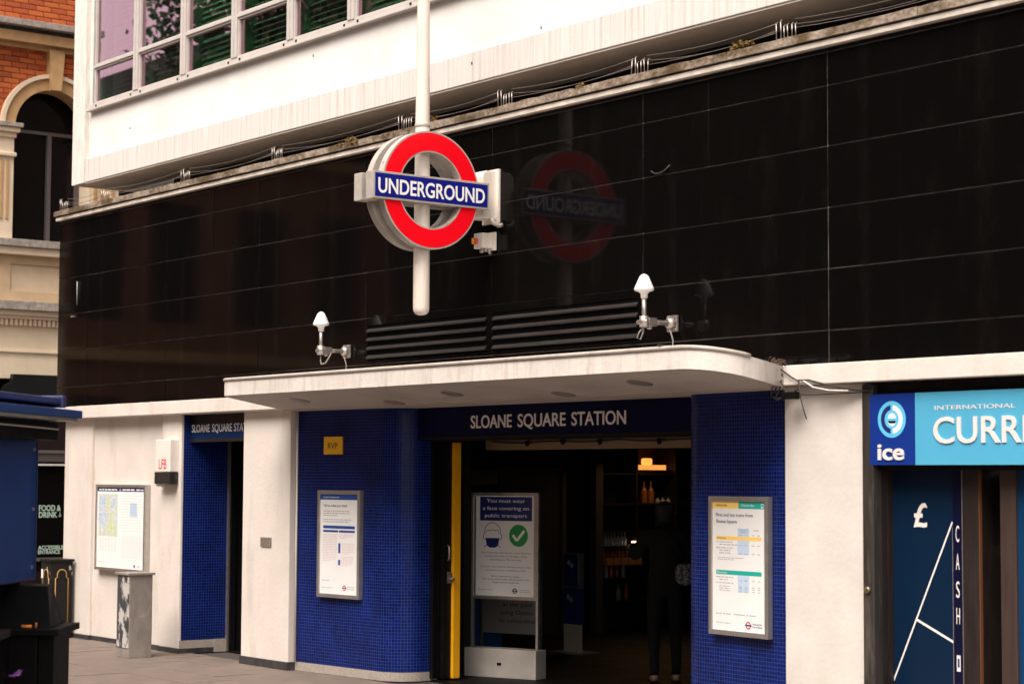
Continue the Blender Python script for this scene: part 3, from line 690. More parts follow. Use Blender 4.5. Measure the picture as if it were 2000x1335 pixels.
def poster(name, label, o, xd, W, H, rects, texts=(), rnd=None, frame=.035, fm=alu, depth=.05, parent_cat='poster', extra=None):
    """o: lower-left corner of the frame on the wall"""
    o, xd = Vector(o), Vector(xd).normalized(); n = xd.cross(Vector(ZU))
    t = thing(name, label, parent_cat, o + xd * W / 2)
    def fb(u0, u1, v0, v1, d0, d1):
        mb = MB(); P = lambda u, v, d: o + xd * u + Vector((0, 0, v)) + n * d
        return mb.hexa([P(u0, v0, d0), P(u1, v0, d0), P(u1, v0, d1), P(u0, v0, d1), P(u0, v1, d0), P(u1, v1, d0), P(u1, v1, d1), P(u0, v1, d1)])
    fb(0, W, 0, H, .002, depth - .014).build('back_box', fm, t, bevel=.003)
    fb(0, W, 0, frame, depth - .014, depth).build('frame_rail', fm, t, bevel=.004); fb(0, W, H - frame, H, depth - .014, depth).build('frame_rail', fm, t, bevel=.004)
    fb(0, frame, frame, H - frame, depth - .014, depth).build('frame_stile', fm, t, bevel=.004); fb(W - frame, W, frame, H - frame, depth - .014, depth).build('frame_stile', fm, t, bevel=.004)
    iw, ih = W - 2 * frame, H - 2 * frame
    P = lambda u, v, l: o + xd * (frame + u * iw) + Vector((0, 0, H - frame - v * ih)) + n * (depth - .012 + l * .0004)
    mb = MB(); mb.face([P(0, 1, 0), P(1, 1, 0), P(1, 0, 0), P(0, 0, 0)])
    for (u0, v0, u1, v1, mi, *l) in rects:
        mb.m = mi; lv = l[0] if l else 1
        mb.face([P(u0, v1, lv), P(u1, v1, lv), P(u1, v0, lv), P(u0, v0, lv)])
    for (s, u, v, h, wd, mi, al, bold) in texts:
        mb.m = mi; text_mb(mb, s, P(u, v, 3), xd, ZU, h * ih, width=(wd * iw if wd else None), ext=.0004, align=al, bold=bold)
    if rnd:
        for (u, v, r, a, b) in rnd: roundel(mb, lambda uu, vv, l: P(u + uu, v + vv * iw / ih, l), 0, 0, r, a, b)
    if extra: extra(mb, P, iw, ih)
    mb.build('poster_sheet', PM, t, fix=False)
    return t
def multi(lst, mi): return [(*b, mi) for b in lst]

dL = Vector((math.cos(R(4.4)), math.sin(R(4.4)), 0)); pL0 = Vector((-.12, .08, .70)) + dL * .385
rc_ = [(0, 0, 1, .055, 1), (.08, .315, .92, .345, 1), (.08, .36, .485, .382, 1), (.505, .36, .92, .382, 1), (.49, .49, .545, .59, 1), (.49, .655, .545, .71, 1)]
b = []; bars(b, .08, .78, .165, 3, .022, .009); bars(b, .08, .84, .25, 2, .022, .009, 1); rc_ += multi(b, 6)
b = []; bars(b, .08, .47, .40, 17, .0165, .008, words=True); bars(b, .52, .92, .40, 3, .0165, .008); bars(b, .58, .92, .49, 7, .0165, .008); bars(b, .58, .9, .62, 6, .0165, .008); rc_ += multi(b, 5)
b = []; bars(b, .07, .40, .862, 1, .02, .008); rc_ += multi(b, 6)
poster('framed_poster', 'silver framed white poster with blue bands on the tiled wall left of the entrance', pL0, dL, .635, .975, rc_,
       [('London Underground', .08, .036, .016, .42, 9, 'LEFT', 0), ('Tell us what you think', .08, .125, .026, .64, 8, 'LEFT', 0), ('MAYOR OF LONDON', .05, .945, .010, .30, 6, 'LEFT', 0), ('TRANSPORT', .74, .928, .010, .2, 6, 'LEFT', 0), ('FOR LONDON', .74, .948, .010, .2, 6, 'LEFT', 0)],
       [(.66, .935, .045, 7, 1)])
dR = Vector((math.cos(R(-3.6)), math.sin(R(-3.6)), 0)); pR1 = Vector((6.33, .055, .70)) - dR * .82
rc_ = [(0, 0, .5, .055, 3), (.5, 0, 1, .055, 4), (.07, .27, .93, .30, 3, 2), (.07, .535, .93, .568, 4, 2), (.48, .205, .70, .41, 2), (.48, .57, .70, .70, 2)]
b = []; bars(b, .07, .4, .312, 1, .02, .007, 1); bars(b, .13, .5, .333, 1, .02, .007, 1); bars(b, .07, .42, .358, 1, .02, .007, 1); bars(b, .13, .36, .378, 2, .02, .007, 1); bars(b, .1, .65, .435, 2, .014, .005)
bars(b, .07, .4, .585, 1, .02, .007, 1); bars(b, .13, .3, .605, 1, .02, .007, 1); bars(b, .07, .42, .63, 1, .02, .007, 1); bars(b, .13, .34, .655, 3, .017, .006, 1)
for v in (.335, .40, .605, .655, .67, .69): b += [(.51, v, .56, v + .007), (.61, v, .66, v + .007), (.75, v, .80, v + .006), (.86, v, .90, v + .006)]
b += [(.52, .218, .66, .225), (.53, .232, .64, .239), (.51, .256, .57, .263), (.61, .256, .67, .263), (.78, .218, .88, .224), (.75, .256, .80, .262), (.85, .256, .90, .262)]
b += [(.07, .865, .09, .88), (.11, .869, .18, .876), (.21, .865, .23, .88), (.25, .869, .35, .876), (.40, .869, .62, .876), (.65, .865, .67, .88), (.69, .869, .82, .876)]
rc_ += multi(b, 6)
poster('framed_poster', 'silver framed timetable poster with yellow and teal bands right of the entrance', pR1, dR, .635, .975, rc_,
       [('Circle line', .08, .037, .018, .20, 8, 'LEFT', 0), ('District line', .56, .037, .018, .24, 9, 'LEFT', 0), ('First and last trains from', .07, .118, .028, .70, 10, 'LEFT', 0), ('Sloane Square', .07, .168, .028, .40, 10, 'LEFT', 0),
        ('Circle line', .09, .291, .014, .17, 8, 'LEFT', 0), ('District line', .09, .559, .014, .19, 9, 'LEFT', 0), ('MAYOR OF LONDON', .07, .948, .010, .28, 6, 'LEFT', 0), ('TRANSPORT', .76, .942, .012, .18, 10, 'LEFT', 0), ('FOR LONDON', .76, .962, .012, .18, 10, 'LEFT', 0)],
       [(.68, .948, .048, 7, 10), (.945, .03, .028, 9, 4)])
# map poster on left wing
rc_ = [(0, 0, 1, .05, 10), (.03, .085, .44, .61, 11), (.70, .19, .85, .36, 2)]
b = []
for i in range(11): bars(b, .54 + i * .04, .565 + i * .04, .60, 14, .02, .006, 1)
for i in range(6): bars(b, .05 + i * .065, .10 + i * .065, .63, 10, .018, .005, 1)
for i in range(14): bars(b, .54, .96, .10 + i * .033, 1, .03, .005, 1)
rc_ += multi(b, 5)
rc_ += [(.48, .012, .495, .042, 9, 2), (.83, .018, .90, .036, 9, 2)]
b = []; bars(b, .03, .43, .018, 1, .02, .018, 1); bars(b, .54, .80, .018, 1, .02, .018, 1); bars(b, .91, .98, .022, 1, .02, .012, 1); rc_ += [(*q, 9, 2) for q in b]
b = []; bars(b, .03, .17, .935, 1, .02, .006, 1); bars(b, .87, .95, .955, 2, .014, .006, 1); rc_ += multi(b, 6)
poster('framed_map', 'silver framed street map poster on the white wall at the left', (-4.135, .033, .78), XW, 1.165, .925, rc_, [], [(.81, .962, .016, 10, 10)], frame=.032, depth=.065)

# RVP plate, LFB box, plaque
V = thing('rvp_sign', 'small square yellow sign reading RVP on blue tiles', 'sign', (.47, .12, 2.09))
pv = Vector((-.12, .08, 0)) + dL * .43; nL = dL.cross(Vector(ZU))
mb = MB(); P = lambda u, z, d: pv + dL * u + Vector((0, 0, z)) + nL * d
mb.hexa([P(0, 2.005, .003), P(.275, 2.005, .003), P(.275, 2.005, .016), P(0, 2.005, .016), P(0, 2.168, .003), P(.275, 2.168, .003), P(.275, 2.168, .016), P(0, 2.168, .016)]).build('plate', yellow_sign, V)
text('lettering', ink, V, 'RVP', P(.137, 2.058, .0165), dL, ZU, .055, width=.145, ext=.001, align='CENTER', bold=0)
F = thing('fire_brigade_box', 'white wall box lettered LFB in red with black lower half', 'wall box', (-2.45, -.05, 1.72))
MB().box(-2.62, -2.30, -.10, -.006, 1.842, 2.172).build('upper_box', mat('white_box_paint', (.72, .66, .60), .45, noise=.08), F, bevel=.006)
MB().box(-2.615, -2.29, -.115, -.006, 1.715, 1.840).build('lower_box', mat('black_scuffed_box', (.02, .018, .018), .35, dirt=(30, .62, .7, (1, 1, 1), .7), dirt_col=(.3, .27, .25)), F, bevel=.01)
text('lettering', print_red, F, 'LFB', (-2.545, -.1005, 1.872), XW, ZU, .105, width=.17, ext=.001, bold=.008)
MB().box(-2.615, -2.52, -.09, -.03, 1.69, 1.714).build('drain_lip', letter_w, F)
Q = thing('wall_plaque', 'small grey engraved plaque on the white pier between the doorways', 'plaque', (-.53, -.01, 1.13))
MB().box(-.63, -.44, -.012, -.002, 1.135, 1.222).build('plate', mat('grey_plaque', (.20, .17, .14), .5), Q)
mb = MB(); b = []; bars(b, .08, .92, .2, 4, .19, .07, .8)
for u0, v0, u1, v1 in b: mb.face([(-.63 + .19 * u0, -.0125, 1.222 - .087 * v1), (-.63 + .19 * u1, -.0125, 1.222 - .087 * v1), (-.63 + .19 * u1, -.0125, 1.222 - .087 * v0), (-.63 + .19 * u0, -.0125, 1.222 - .087 * v0)])
mb.build('engraving', mat('plaque_ink', (.10, .08, .07), .6), Q, fix=False)

# ================================================================== STREET CABINETS
def arch_line(mb, P, c, wd, z0, z1, t):
    pts = [P(c - wd, z0)] + [P(c - wd, z1 - wd * 1.3)] + [P(c - wd * .72, z1 - wd * 1.15)] + [P(c - wd * .72 * math.cos(a), z1 - wd * .72 + wd * .72 * math.sin(a)) for a in [math.pi * k / 10 for k in range(11)]] + [P(c + wd * .72, z1 - wd * 1.15), P(c + wd, z1 - wd * 1.3), P(c + wd, z0)]
    mb.tube(pts, t, 5)
K = thing('street_cabinet', 'chipped black cabinet with faded gold arch lines against the white pier', 'cabinet', (-4.77, -.17, 0))
MB().box(-4.90, -4.645, -.30, -.04, 0, .845).build('body', bin_black, K, bevel=.006)
MB().box(-4.915, -4.63, -.315, -.025, .845, .872).build('cap', bin_black, K, bevel=.004)
mb = MB(); arch_line(mb, lambda u, z: (-4.645, -.30 + u, z), .13, .075, .08, .76, .007); arch_line(mb, lambda u, z: (-4.90 + u, -.30, z), .127, .075, .08, .76, .007); mb.build('gold_line', gold, K)
MB().box(-4.89, -4.85, -.304, -.30, .66, .76).build('sticker', letter_w, K)
K2 = thing('street_cabinet', 'weathered grey metal cabinet with one peeling dark side below the map poster', 'cabinet', (-2.17, -.53, 0))
MB().box(-2.31, -2.04, -.66, -.41, 0, .815).build('body', bin_grey, K2, bevel=.005)
MB().box(-2.335, -2.02, -.68, -.39, .815, .838).build('cap', bin_grey, K2, bevel=.004)
MB().box(-2.30, -2.05, -.666, -.659, .10, .80).build('door_panel', bin_dark, K2, bevel=.002)

# ================================================================== CABLE TANGLE
CT = thing('cable_tangle', 'tangle of black cables with a junction box at the right end of the canopy', 'cables', (6.45, -.12, 2.4))
MB().box(6.44, 6.56, -.15, -.09, 2.335, 2.385).build('junction_box', black_metal, CT, bevel=.006)
for nm, pts, r, m_ in (('cable', [(5.9, -.78, 2.70), (6.25, -.55, 2.66), (6.36, -.25, 2.60), (6.40, -.13, 2.56), (6.42, -.115, 2.50), (6.38, -.12, 2.44), (6.36, -.13, 2.38)], .007, cable_m),
                   ('cable', [(6.36, -.14, 2.58), (6.39, -.13, 2.52), (6.42, -.12, 2.46), (6.40, -.13, 2.39), (6.37, -.13, 2.35), (6.42, -.14, 2.34), (6.46, -.13, 2.36)], .006, cable_m),
                   ('cable', [(6.40, -.125, 2.55), (6.50, -.12, 2.49), (6.58, -.12, 2.45), (6.57, -.12, 2.40), (6.52, -.13, 2.37)], .006, cable_m),
                   ('cable', [(6.56, -.115, 2.46), (6.66, -.11, 2.46), (6.85, -.10, 2.415), (7.0, -.06, 2.385), (7.16, -.02, 2.372)], .006, cable_m),
                   ('cable', [(6.54, -.10, 2.365), (6.7, -.10, 2.36), (6.95, -.05, 2.365), (7.12, -.02, 2.37)], .004, cable_m),
                   ('cable', [(6.58, -.12, 2.45), (6.59, -.12, 2.36), (6.61, -.11, 2.27), (6.63, -.10, 2.20)], .004, cable_m),
                   ('cable', [(6.40, -.13, 2.46), (6.36, -.15, 2.42), (6.35, -.15, 2.36), (6.41, -.15, 2.33), (6.47, -.14, 2.36), (6.46, -.14, 2.42), (6.42, -.13, 2.46)], .005, cable_m),
                   ('tie', [(6.62, -.115, 2.455), (6.70, -.108, 2.41), (6.84, -.10, 2.385), (6.98, -.07, 2.38)], .005, letter_c)):
    MB().tube(pts, r, 6).build(nm, m_, CT)
mb = MB()
for k in range(40):
    c = Vector((6.38, -.13, 2.575)) + Vector((random.gauss(0, .03), random.gauss(0, .02), random.gauss(0, .02))); d = Vector((random.gauss(0, 1), random.gauss(0, 1), random.gauss(0, 1))).normalized()
    mb.tube([c - d * .03, c + Vector((0, 0, .01)), c + d * .03], .0022, 4)
mb.build('twig_knot', mat('dry_twig', (.09, .055, .03), .9), CT, kind='stuff')

# ================================================================== CURRENCY SHOP (right)
B = thing('shop_front', 'dark timber shop front with navy vinyl windows at the right edge', 'shop front', (7.9, .2, 0))
bx('post', wood_gr, B, 7.056, 7.150, -.025, .3, 0, 2.42, .006)
bx('post', wood_dk, B, 7.148, 7.156, .05, .16, 0, 1.86); bx('post', wood_dk, B, 7.148, 7.162, .10, .16, 0, 1.86)
bx('head_rail', black_metal, B, 7.150, 12, .02, .3, 1.86, 2.425)
pane = bx('window_panel', vinyl, B, 7.155, 7.66, .15, .17, .25, 1.86)
bx('window_strip', mat('strip_vinyl', (.003, .004, .022), .3, spec=.3), B, 7.66, 7.735, .146, .17, .25, 1.86); bx('bead', alu, B, 7.735, 7.742, .142, .17, .25, 1.86); bx('bead', alu, B, 7.655, 7.660, .145, .17, .25, 1.50)
bx('stall_riser', wood_dk, B, 7.15, 7.75, .13, .3, 0, .25)
bx('post', wood_dk, B, 7.745, 7.872, .135, .55, 0, 1.87, .005); bx('post_edge', mat('rust_brown_edge', (.14, .05, .02), .5), B, 7.872, 7.878, .14, .165, 0, 1.86)
bx('post', wood_md, B, 8.045, 8.165, .13, .5, 0, 1.87, .005); bx('window_panel', mat('mid_blue_vinyl', (.003, .035, .10), .3), B, 8.165, 12, .15, .17, .2, 1.86); bx('stall_riser', wood_dk, B, 8.165, 12, .09, .3, 0, .2)
bx('recess_back', black_metal, B, 7.2, 8.1, .55, .6, 0, 1.9)
am = bx('cash_machine', mat('grey_machine', (.05, .047, .045), .5), B, 7.56, 8.05, .46, .55, .0, 1.32, .01)
bx('machine_hood', mat('machine_hood', (.13, .115, .105), .5), am, 7.55, 8.05, .36, .47, 1.32, 1.39, .01)
bx('screen', dark_glass, am, 7.66, 8.0, .452, .461, .95, 1.25)
MB().tube([(7.84, .43, 1.0), (7.83, .38, .95), (7.83, .36, .75)], .02, 8).build('handle', alu, am)
text('lettering', print_gr, B, 'CASH', (7.70, .549, 1.63), XW, ZU, .10, width=.34, ext=.001)
bx('notice', print_gr, B, 7.72, 7.77, .545, .549, 1.47, 1.58)
text('pound_sign', letter_c, pane, '\u00a3', (7.395, .149, 1.50), XW, ZU, .155, width=.115, ext=.001, align='CENTER', bold=.02)
def line(p, q, t, y, par, m_, nm='vinyl_line'):
    p, q = Vector((p[0], y, p[1])), Vector((q[0], y, q[1])); n = (q - p).cross(Vector((0, 1, 0))).normalized() * t / 2
    MB().face([p - n, q - n, q + n, p + n]).build(nm, m_, par, fix=False)
line((7.158, .50), (7.655, 1.535), .012, .1485, pane, letter_c); line((7.352, .905), (7.655, .78), .016, .148, pane, letter_c)
for ch, z in (('C', 1.41), ('A', 1.235), ('S', 1.06), ('H', .895)): text('lettering', letter_c, B, ch, (7.697, .1455, z), XW, ZU, .108, width=.028, ext=.0005, align='CENTER')
bx('notice', letter_c, B, 7.683, 7.712, .1445, .1458, .60, .70); bx('notice_mark', print_navy, B, 7.69, 7.705, .1438, .1444, .625, .68)
for ch, z in (('A', .42), ('T', .26)): text('lettering', letter_c, B, ch, (7.697, .1455, z), XW, ZU, .108, width=.028, ext=.0005, align='CENTER')
MB().lathe((0, 0, 0), [(.026, 0), (.022, .012), (.012, .018)], 14).xf(Matrix.Translation((7.098, -.025, 1.085)) @ Matrix.Rotation(R(90), 4, 'X')).build('door_stud', mat('old_brass', (.22, .17, .10), .4, metal=.8), B)

G = thing('currency_sign', 'cyan and deep blue illuminated-style sign reading ice INTERNATIONAL CURRENCY', 'sign', (8.3, -.02, 1.9))
G['label'] = 'cyan and deep blue shop sign reading ice INTERNATIONAL CURR'
MB().box(7.125, 12, -.02, .06, 1.892, 2.352).build('backing_box', black_metal, G)
MB().box(7.126, 7.505, -.026, -.0195, 1.893, 2.351).build('logo_panel', sign_dkblue, G); MB().box(7.507, 12, -.026, -.0195, 1.893, 2.351).build('name_panel', cyan, G)
lc = Vector((7.313, -.0275, 2.186)); Xv = Vector((1, 0, 0))
lg = MB().disc(lc, Xv, Zv, .118, 40, .092).disc(lc + Vector((0, -.0002, 0)), Xv, Zv, .060, 30).build('logo', logo_cyan, G, fix=False)
MB().disc(lc, Xv, Zv, .092, 20, .060, R(96), R(264)).build('logo_left', print_navy, lg, fix=False)
MB().disc(lc, Xv, Zv, .092, 20, .060, R(-84), R(84)).build('logo_right', letter_w, lg, fix=False)
MB().box(lc.x - .008, lc.x + .008, lc.y - .001, lc.y, lc.z - .1, lc.z + .1).build('logo_gap', logo_cyan, lg)
le = lc + Vector((.003, -.0016, 0))
mb = MB().disc(le + Vector((0, 0, .006)), Xv, Zv, .034, 16, None, 0, math.pi); mb.face([le + Vector((-.034, 0, -.010)), le + Vector((.034, 0, -.010)), le + Vector((.026, 0, -.026)), le + Vector((-.026, 0, -.026))]).disc(le + Vector((0, 0, -.010)), Xv, Zv, .034, 12, None, math.pi, 2 * math.pi)
mb.build('logo_letter', letter_w, lg, fix=False)
def sign_text(s, x0, z0, h, wd, bold, ext): return text('lettering', mat('dull_white_lettering', (.66, .62, .60), .4), G, s, (x0, -.0262, z0), XW, ZU, h, width=wd, ext=ext, bold=bold)
sign_text('ice', 7.195, 1.928, .108, .222, .022, .008)
sign_text('INTERNATIONAL', 7.668, 2.238, .028, .628, 0, .002)
sign_text('CURRENCY', 7.660, 2.03, .170, 1.36, .010, .008)
sign_text('EXCHANGE', 9.15, 2.03, .170, 1.3, .010, .008)

# ================================================================== THINGS IN THE HALL
A = thing('poster_stand', 'steel floor stand holding the face covering poster inside the entrance', 'poster stand', (1.57, 1.25, 0))
dB = Vector((math.cos(R(20.2)), math.sin(R(20.2)), 0)); nB = dB.cross(Vector(ZU)); cB = Vector((1.57, 1.25, 0))
def sb(u0, u1, z0, z1, d0, d1):
    P = lambda u, z, d: cB + dB * u + Vector((0, 0, z)) + nB * d
    return MB().hexa([P(u0, z0, d0), P(u1, z0, d0), P(u1, z0, d1), P(u0, z0, d1), P(u0, z1, d0), P(u1, z1, d0), P(u1, z1, d1), P(u0, z1, d1)])
sb(-.385, .385, .005, .262, -.09, .09).build('steel_base', mat('brushed_steel_base', (.62, .57, .52), .45, metal=.35, noise=.2, nscale=4), A, bevel=.006)
sb(-.02, .02, .115, .14, .09, .096).build('base_badge', black_metal, A)
sb(-.36, -.335, .262, 1.66, -.02, .015).build('upright', alu, A, bevel=.003); sb(.335, .36, .262, 1.66, -.02, .015).build('upright', alu, A, bevel=.003)
sb(-.335, .335, .715, 1.655, -.01, .008).build('backing_board', alu, A)
sb(-.36, .36, .70, .722, -.02, .016).build('rail', alu, A); sb(-.36, .36, 1.64, 1.664, -.02, .016).build('rail', alu, A)
def pp(u, v, l): return cB + dB * (-.31 + u * .62) + Vector((0, 0, 1.635 - v * .905)) + nB * (.0095 + l * .0004)
mb = MB(); mb.face([pp(0, 1, 0), pp(1, 1, 0), pp(1, 0, 0), pp(0, 0, 0)])
mb.m = 10; mb.face([pp(.07, .25, 1), pp(.97, .25, 1), pp(.97, .01, 1), pp(.07, .01, 1)])
mb.m = 9
for s, v, wd in (('You must wear', .068, .66), ('a face covering on', .142, .80), ('public transport', .215, .73)): text_mb(mb, s, pp(.52, v, 2), dB, ZU, .034, width=wd * .62, ext=.0004, align='CENTER')
mb.m = 8
for s, v, wd in (('Face covering must be on, covering your', .575, .86), ('mouth and nose, at all times while', .61, .74), ('travelling on TfL services.', .645, .56), ("If it isn't, you may be denied entry to the", .715, .86), ('network or you could face a fine.', .75, .70),
                 ('Some exemptions apply.', .81, .50), ('For these and further information visit', .84, .80), ('tfl.gov.uk/coronavirus', .87, .46), ('MAYOR OF LONDON', .945, .26)):
    text_mb(mb, s, pp(.52 if v < .9 else .18, v, 2), dB, ZU, .014 if v < .9 else .008, width=wd * .62, ext=.0004, align='CENTER')
fc = (.29, .385)
PF = lambda u, v, l=2: cB + dB * (-.31 + fc[0] * .62 + u) + Vector((0, 0, 1.635 - fc[1] * .905 + v)) + nB * (.0095 + l * .0004)
def ol(pts, t, l=2):
    for a, b_ in zip(pts[:-1], pts[1:]):
        d = Vector((b_[0] - a[0], b_[1] - a[1], 0)); n_ = Vector((-d.y, d.x, 0)).normalized() * t
        mb.face([PF(a[0] - n_.x, a[1] - n_.y, l), PF(b_[0] - n_.x, b_[1] - n_.y, l), PF(b_[0] + n_.x, b_[1] + n_.y, l), PF(a[0] + n_.x, a[1] + n_.y, l)])
mb.m = 10
ol([(.085 * math.cos(a), .02 + .085 * math.sin(a)) for a in [R(-10 + 200 * k / 20) for k in range(21)]], .003)
ol([(-.084, .005), (-.1, -.01), (-.095, -.04), (-.08, -.05)], .003); ol([(.084, .005), (.1, -.01), (.095, -.04), (.08, -.05)], .003)
ol([(-.07, .01), (-.06, .035), (-.02, .03), (0, .042), (.03, .032), (.06, .036), (.07, .005)], .0025)
mb.face([PF(-.075, -.035, 3), PF(-.062, -.10, 3), PF(-.03, -.122, 3), PF(.03, -.122, 3), PF(.062, -.10, 3), PF(.075, -.035, 3)])
ol([(-.06, -.10), (-.09, -.12)], .003); ol([(.06, -.10), (.09, -.12)], .003)
mb.m = 12; fc = (.74, .395)
mb.face([PF(.10 * math.cos(R(a)), .10 * math.sin(R(a)), 1) for a in range(0, 360, 12)])
mb.m = 9; ol([(-.062, .005), (-.018, -.045), (.062, .045)], .013)
roundel(mb, lambda u, v, l: cB + dB * (-.31 + .68 * .62 + u) + Vector((0, 0, 1.635 - .945 * .905 - v)) + nB * (.0095 + l * .0004), 0, 0, .024, 8, 8)
mb.m = 10; text_mb(mb, 'TRANSPORT', pp(.76, .94, 2), dB, ZU, .008, width=.11, ext=.0004); text_mb(mb, 'FOR LONDON', pp(.76, .958, 2), dB, ZU, .008, width=.11, ext=.0004)
mb.build('poster_sheet', PM, A, fix=False)

A2 = thing('poster_stand', 'second poster stand behind reading at the gate using Oyster or contactless', 'poster stand', (.2, 2.6, 0))
cB2 = Vector((.12, 2.44, 0))
def sb2(u0, u1, z0, z1, d0, d1):
    P = lambda u, z, d: cB2 + dB * u + Vector((0, 0, z)) + nB * d
    return MB().hexa([P(u0, z0, d0), P(u1, z0, d0), P(u1, z0, d1), P(u0, z0, d1), P(u0, z1, d0), P(u1, z1, d0), P(u1, z1, d1), P(u0, z1, d1)])
sb2(-.33, .33, .25, 1.05, -.01, .01).build('board', mat('grey_poster', (.48, .44, .42), .5), A2); sb2(-.36, -.33, 0, 1.07, -.015, .015).build('upright', alu, A2); sb2(.33, .36, 0, 1.07, -.015, .015).build('upright', alu, A2); sb2(-.36, .36, 0, .03, -.15, .15).build('foot', black_metal, A2)
mb = MB()
for s, z, wd in (('You can pay', .60, .36), ('at the gate', .52, .34), ('using Oyster', .44, .40), ('or contactless', .36, .42)): text_mb(mb, s, cB2 + dB * .08 + Vector((0, 0, z)) + nB * .0105, dB, ZU, .045, width=wd, ext=.0005, align='CENTER')
mb.build('lettering', ink, A2, fix=False)
H = thing('sanitiser_stand', 'slim navy and white hand sanitiser stand on the hall floor', 'stand', (0, 3.35, 0))
MB().box(-.125, .135, 3.30, 3.38, .30, .665).build('lower_panel', print_navy, H, bevel=.004); MB().box(-.11, .12, 3.31, 3.37, .02, .30).build('base_panel', mat('cream_panel', (.42, .35, .27), .5), H); MB().box(-.22, .24, 3.2, 3.5, .0, .02).build('foot', alu, H)
MB().box(-.13, .14, 3.31, 3.37, .665, 1.03).build('upper_frame', alu, H, bevel=.006); MB().box(-.105, .115, 3.303, 3.309, .685, 1.01).build('upper_panel', print_navy, H)
for z in (.93, .58):
    for dx, dz in ((-.02, 0), (.03, -.03)): MB().disc((dx, 3.2955 if z < .7 else 3.3005, z + dz), Xv, Zv, .028, 12).build('icon', print_gr, H, fix=False)
TM = thing('ticket_machine', 'bright blue machine half hidden behind the face covering poster stand', 'machine', (-.45, 2.35, 0))
MB().box(-.65, -.22, 2.1, 2.6, .0, .70).build('body', mat('machine_blue', (.01, .10, .32), .4), TM, bevel=.02)
# shop shelves with bottles, seen beyond the hall
SH = thing('shelf_unit', 'dark shop shelf unit with lit amber canopy at the back of the hall', 'shelves', (-2.4, 6.2, 0))
MB().box(-2.75, -2.7, 5.3, 7.4, 0, 2.25).build('back_panel', mat('shelf_back', (.05, .028, .015), .6), SH)
for z in (.36, .62, .86, 1.0, 1.18, 1.50, 1.86): MB().box(-2.7, -2.35, 5.35, 7.4, z - .02, z).build('shelf', wood_dk, SH)
for y in (5.32, 5.92, 6.55): MB().box(-2.7, -2.33, y, y + .03, 0, 2.25).build('upright', wood_dk, SH)
SL = thing('shelf_lamp', 'warm amber glowing lamp box above the bottle shelf', 'lamp', (-2.45, 6.2, 1.88))
MB().box(-2.50, -2.40, 5.98, 6.46, 1.90, 1.96).build('lamp_box', mat('amber_glow', (1.0, .36, .07), .5, emit=.45), SL, bevel=.004); MB().box(-2.5, -2.42, 6.14, 6.26, 1.96, 2.04).build('lamp_glow', mat('orange_glow', (1.0, .30, .05), .5, emit=.75), SL, bevel=.02)
MB().box(-2.55, -2.36, 5.95, 6.5, 1.88, 1.90).build('lamp_base', wood_dk, SL)
def bottle(x, y, z, h, r, m_, label, grp):
    o = MB().lathe((0, 0, 0), [(r * .95, 0), (r, .01), (r, h * .55), (r * .75, h * .64), (r * .32, h * .74), (r * .30, h * .96), (r * .36, h)], 10).build('bottle', m_)
    o.location = (x, y, z); tag(o, label, 'bottle', grp); return o
grp = 'bottles on the shop shelves'
for k in range(5): bottle(-2.5, 5.50 + k * .09, .62, .2, .03, (bottle_am, bottle_cl, bottle_rd)[k % 3], ('amber', 'clear', 'red', 'second amber', 'second clear')[k] + ' bottle on the shelf under the lit cartons', grp)
for k in range(9): bottle(-2.42, 5.40 + k * .052, 1.0, .16, .02, bottle_cl, 'small clear bottle in the close row on the middle shelf beyond the hall', grp)
for k in range(8): bottle(-2.40, 5.42 + k * .058, .86, .12, .022, bottle_am, 'small amber bottle in the row on the lower middle shelf beyond the hall', 'amber bottles on the lower middle shelf')
for k in range(2): bottle(-2.42, 6.12 + k * .11, 1.50, .26, .04, bottle_am, 'larger amber bottle below the glowing lamp box', 'amber bottles below the lamp')
for k in range(3): bottle(-2.42, 6.34 + k * .085, 1.50, .07, .028, bottle_cl, 'squat clear jar on the shelf below the lamp box', 'squat jars below the lamp')
bottle(-2.42, 5.72, .36, .2, .03, bottle_cl, 'single pale bottle on the low shelf beyond the hall', grp); bottle(-2.42, 5.84, .36, .2, .03, bottle_rd, 'single red bottle on the low shelf beyond the hall', grp)
for k, y in enumerate((6.43, 6.70)):
    o = MB().lathe((0, 0, 0), [(.025, 0), (.03, .012), (.012, .03)], 10).build('spot_lamp', mat('white_warm_glow', (1.0, .62, .28), .4, emit=4)); o.location = (-2.34, y, 1.08)
    tag(o, ('left' if k == 0 else 'right') + ' of the two small glowing spot lamps at the back of the shop', 'lamp', 'small glowing spot lamps')
o = MB().box(0, .03, 0, .05, 0, .07).build('candle_light', mat('candle_glow', (1.0, .65, .35), .4, emit=1.6)); o.location = (-2.36, 5.87, .985); tag(o, 'small upright glowing light beside the person', 'lamp')
TR = thing('price_tray', 'row of pale amber lit cartons on the shelf edge beyond the hall', 'carton tray', (-2.3, 5.75, .80))
for k in range(5): MB().box(-2.34, -2.28, 5.42 + k * .115, 5.51 + k * .115, .78, .86).build('carton', mat('carton_glow', (.50, .26, .10), .6), TR)
# two added warm area lights over the shelves, one near the lamp box
for y, e in ((6.2, .9), (5.7, .5)):
    ld = bpy.data.lights.new('shelf_light', 'AREA'); ld.energy = e; ld.size = .4; ld.color = (1, .55, .22); lo_ = bpy.data.objects.new('shelf_light', ld); col.objects.link(lo_)
    lo_.location = (-2.0, y, 2.1); lo_.rotation_euler = (0, R(-25), 0)
for o in [SH, SL, TR] + [q for q in col.objects if q.name.split('.')[0] in ('bottle', 'spot_lamp', 'candle_light', 'shelf_light')]: o.location.x += .38
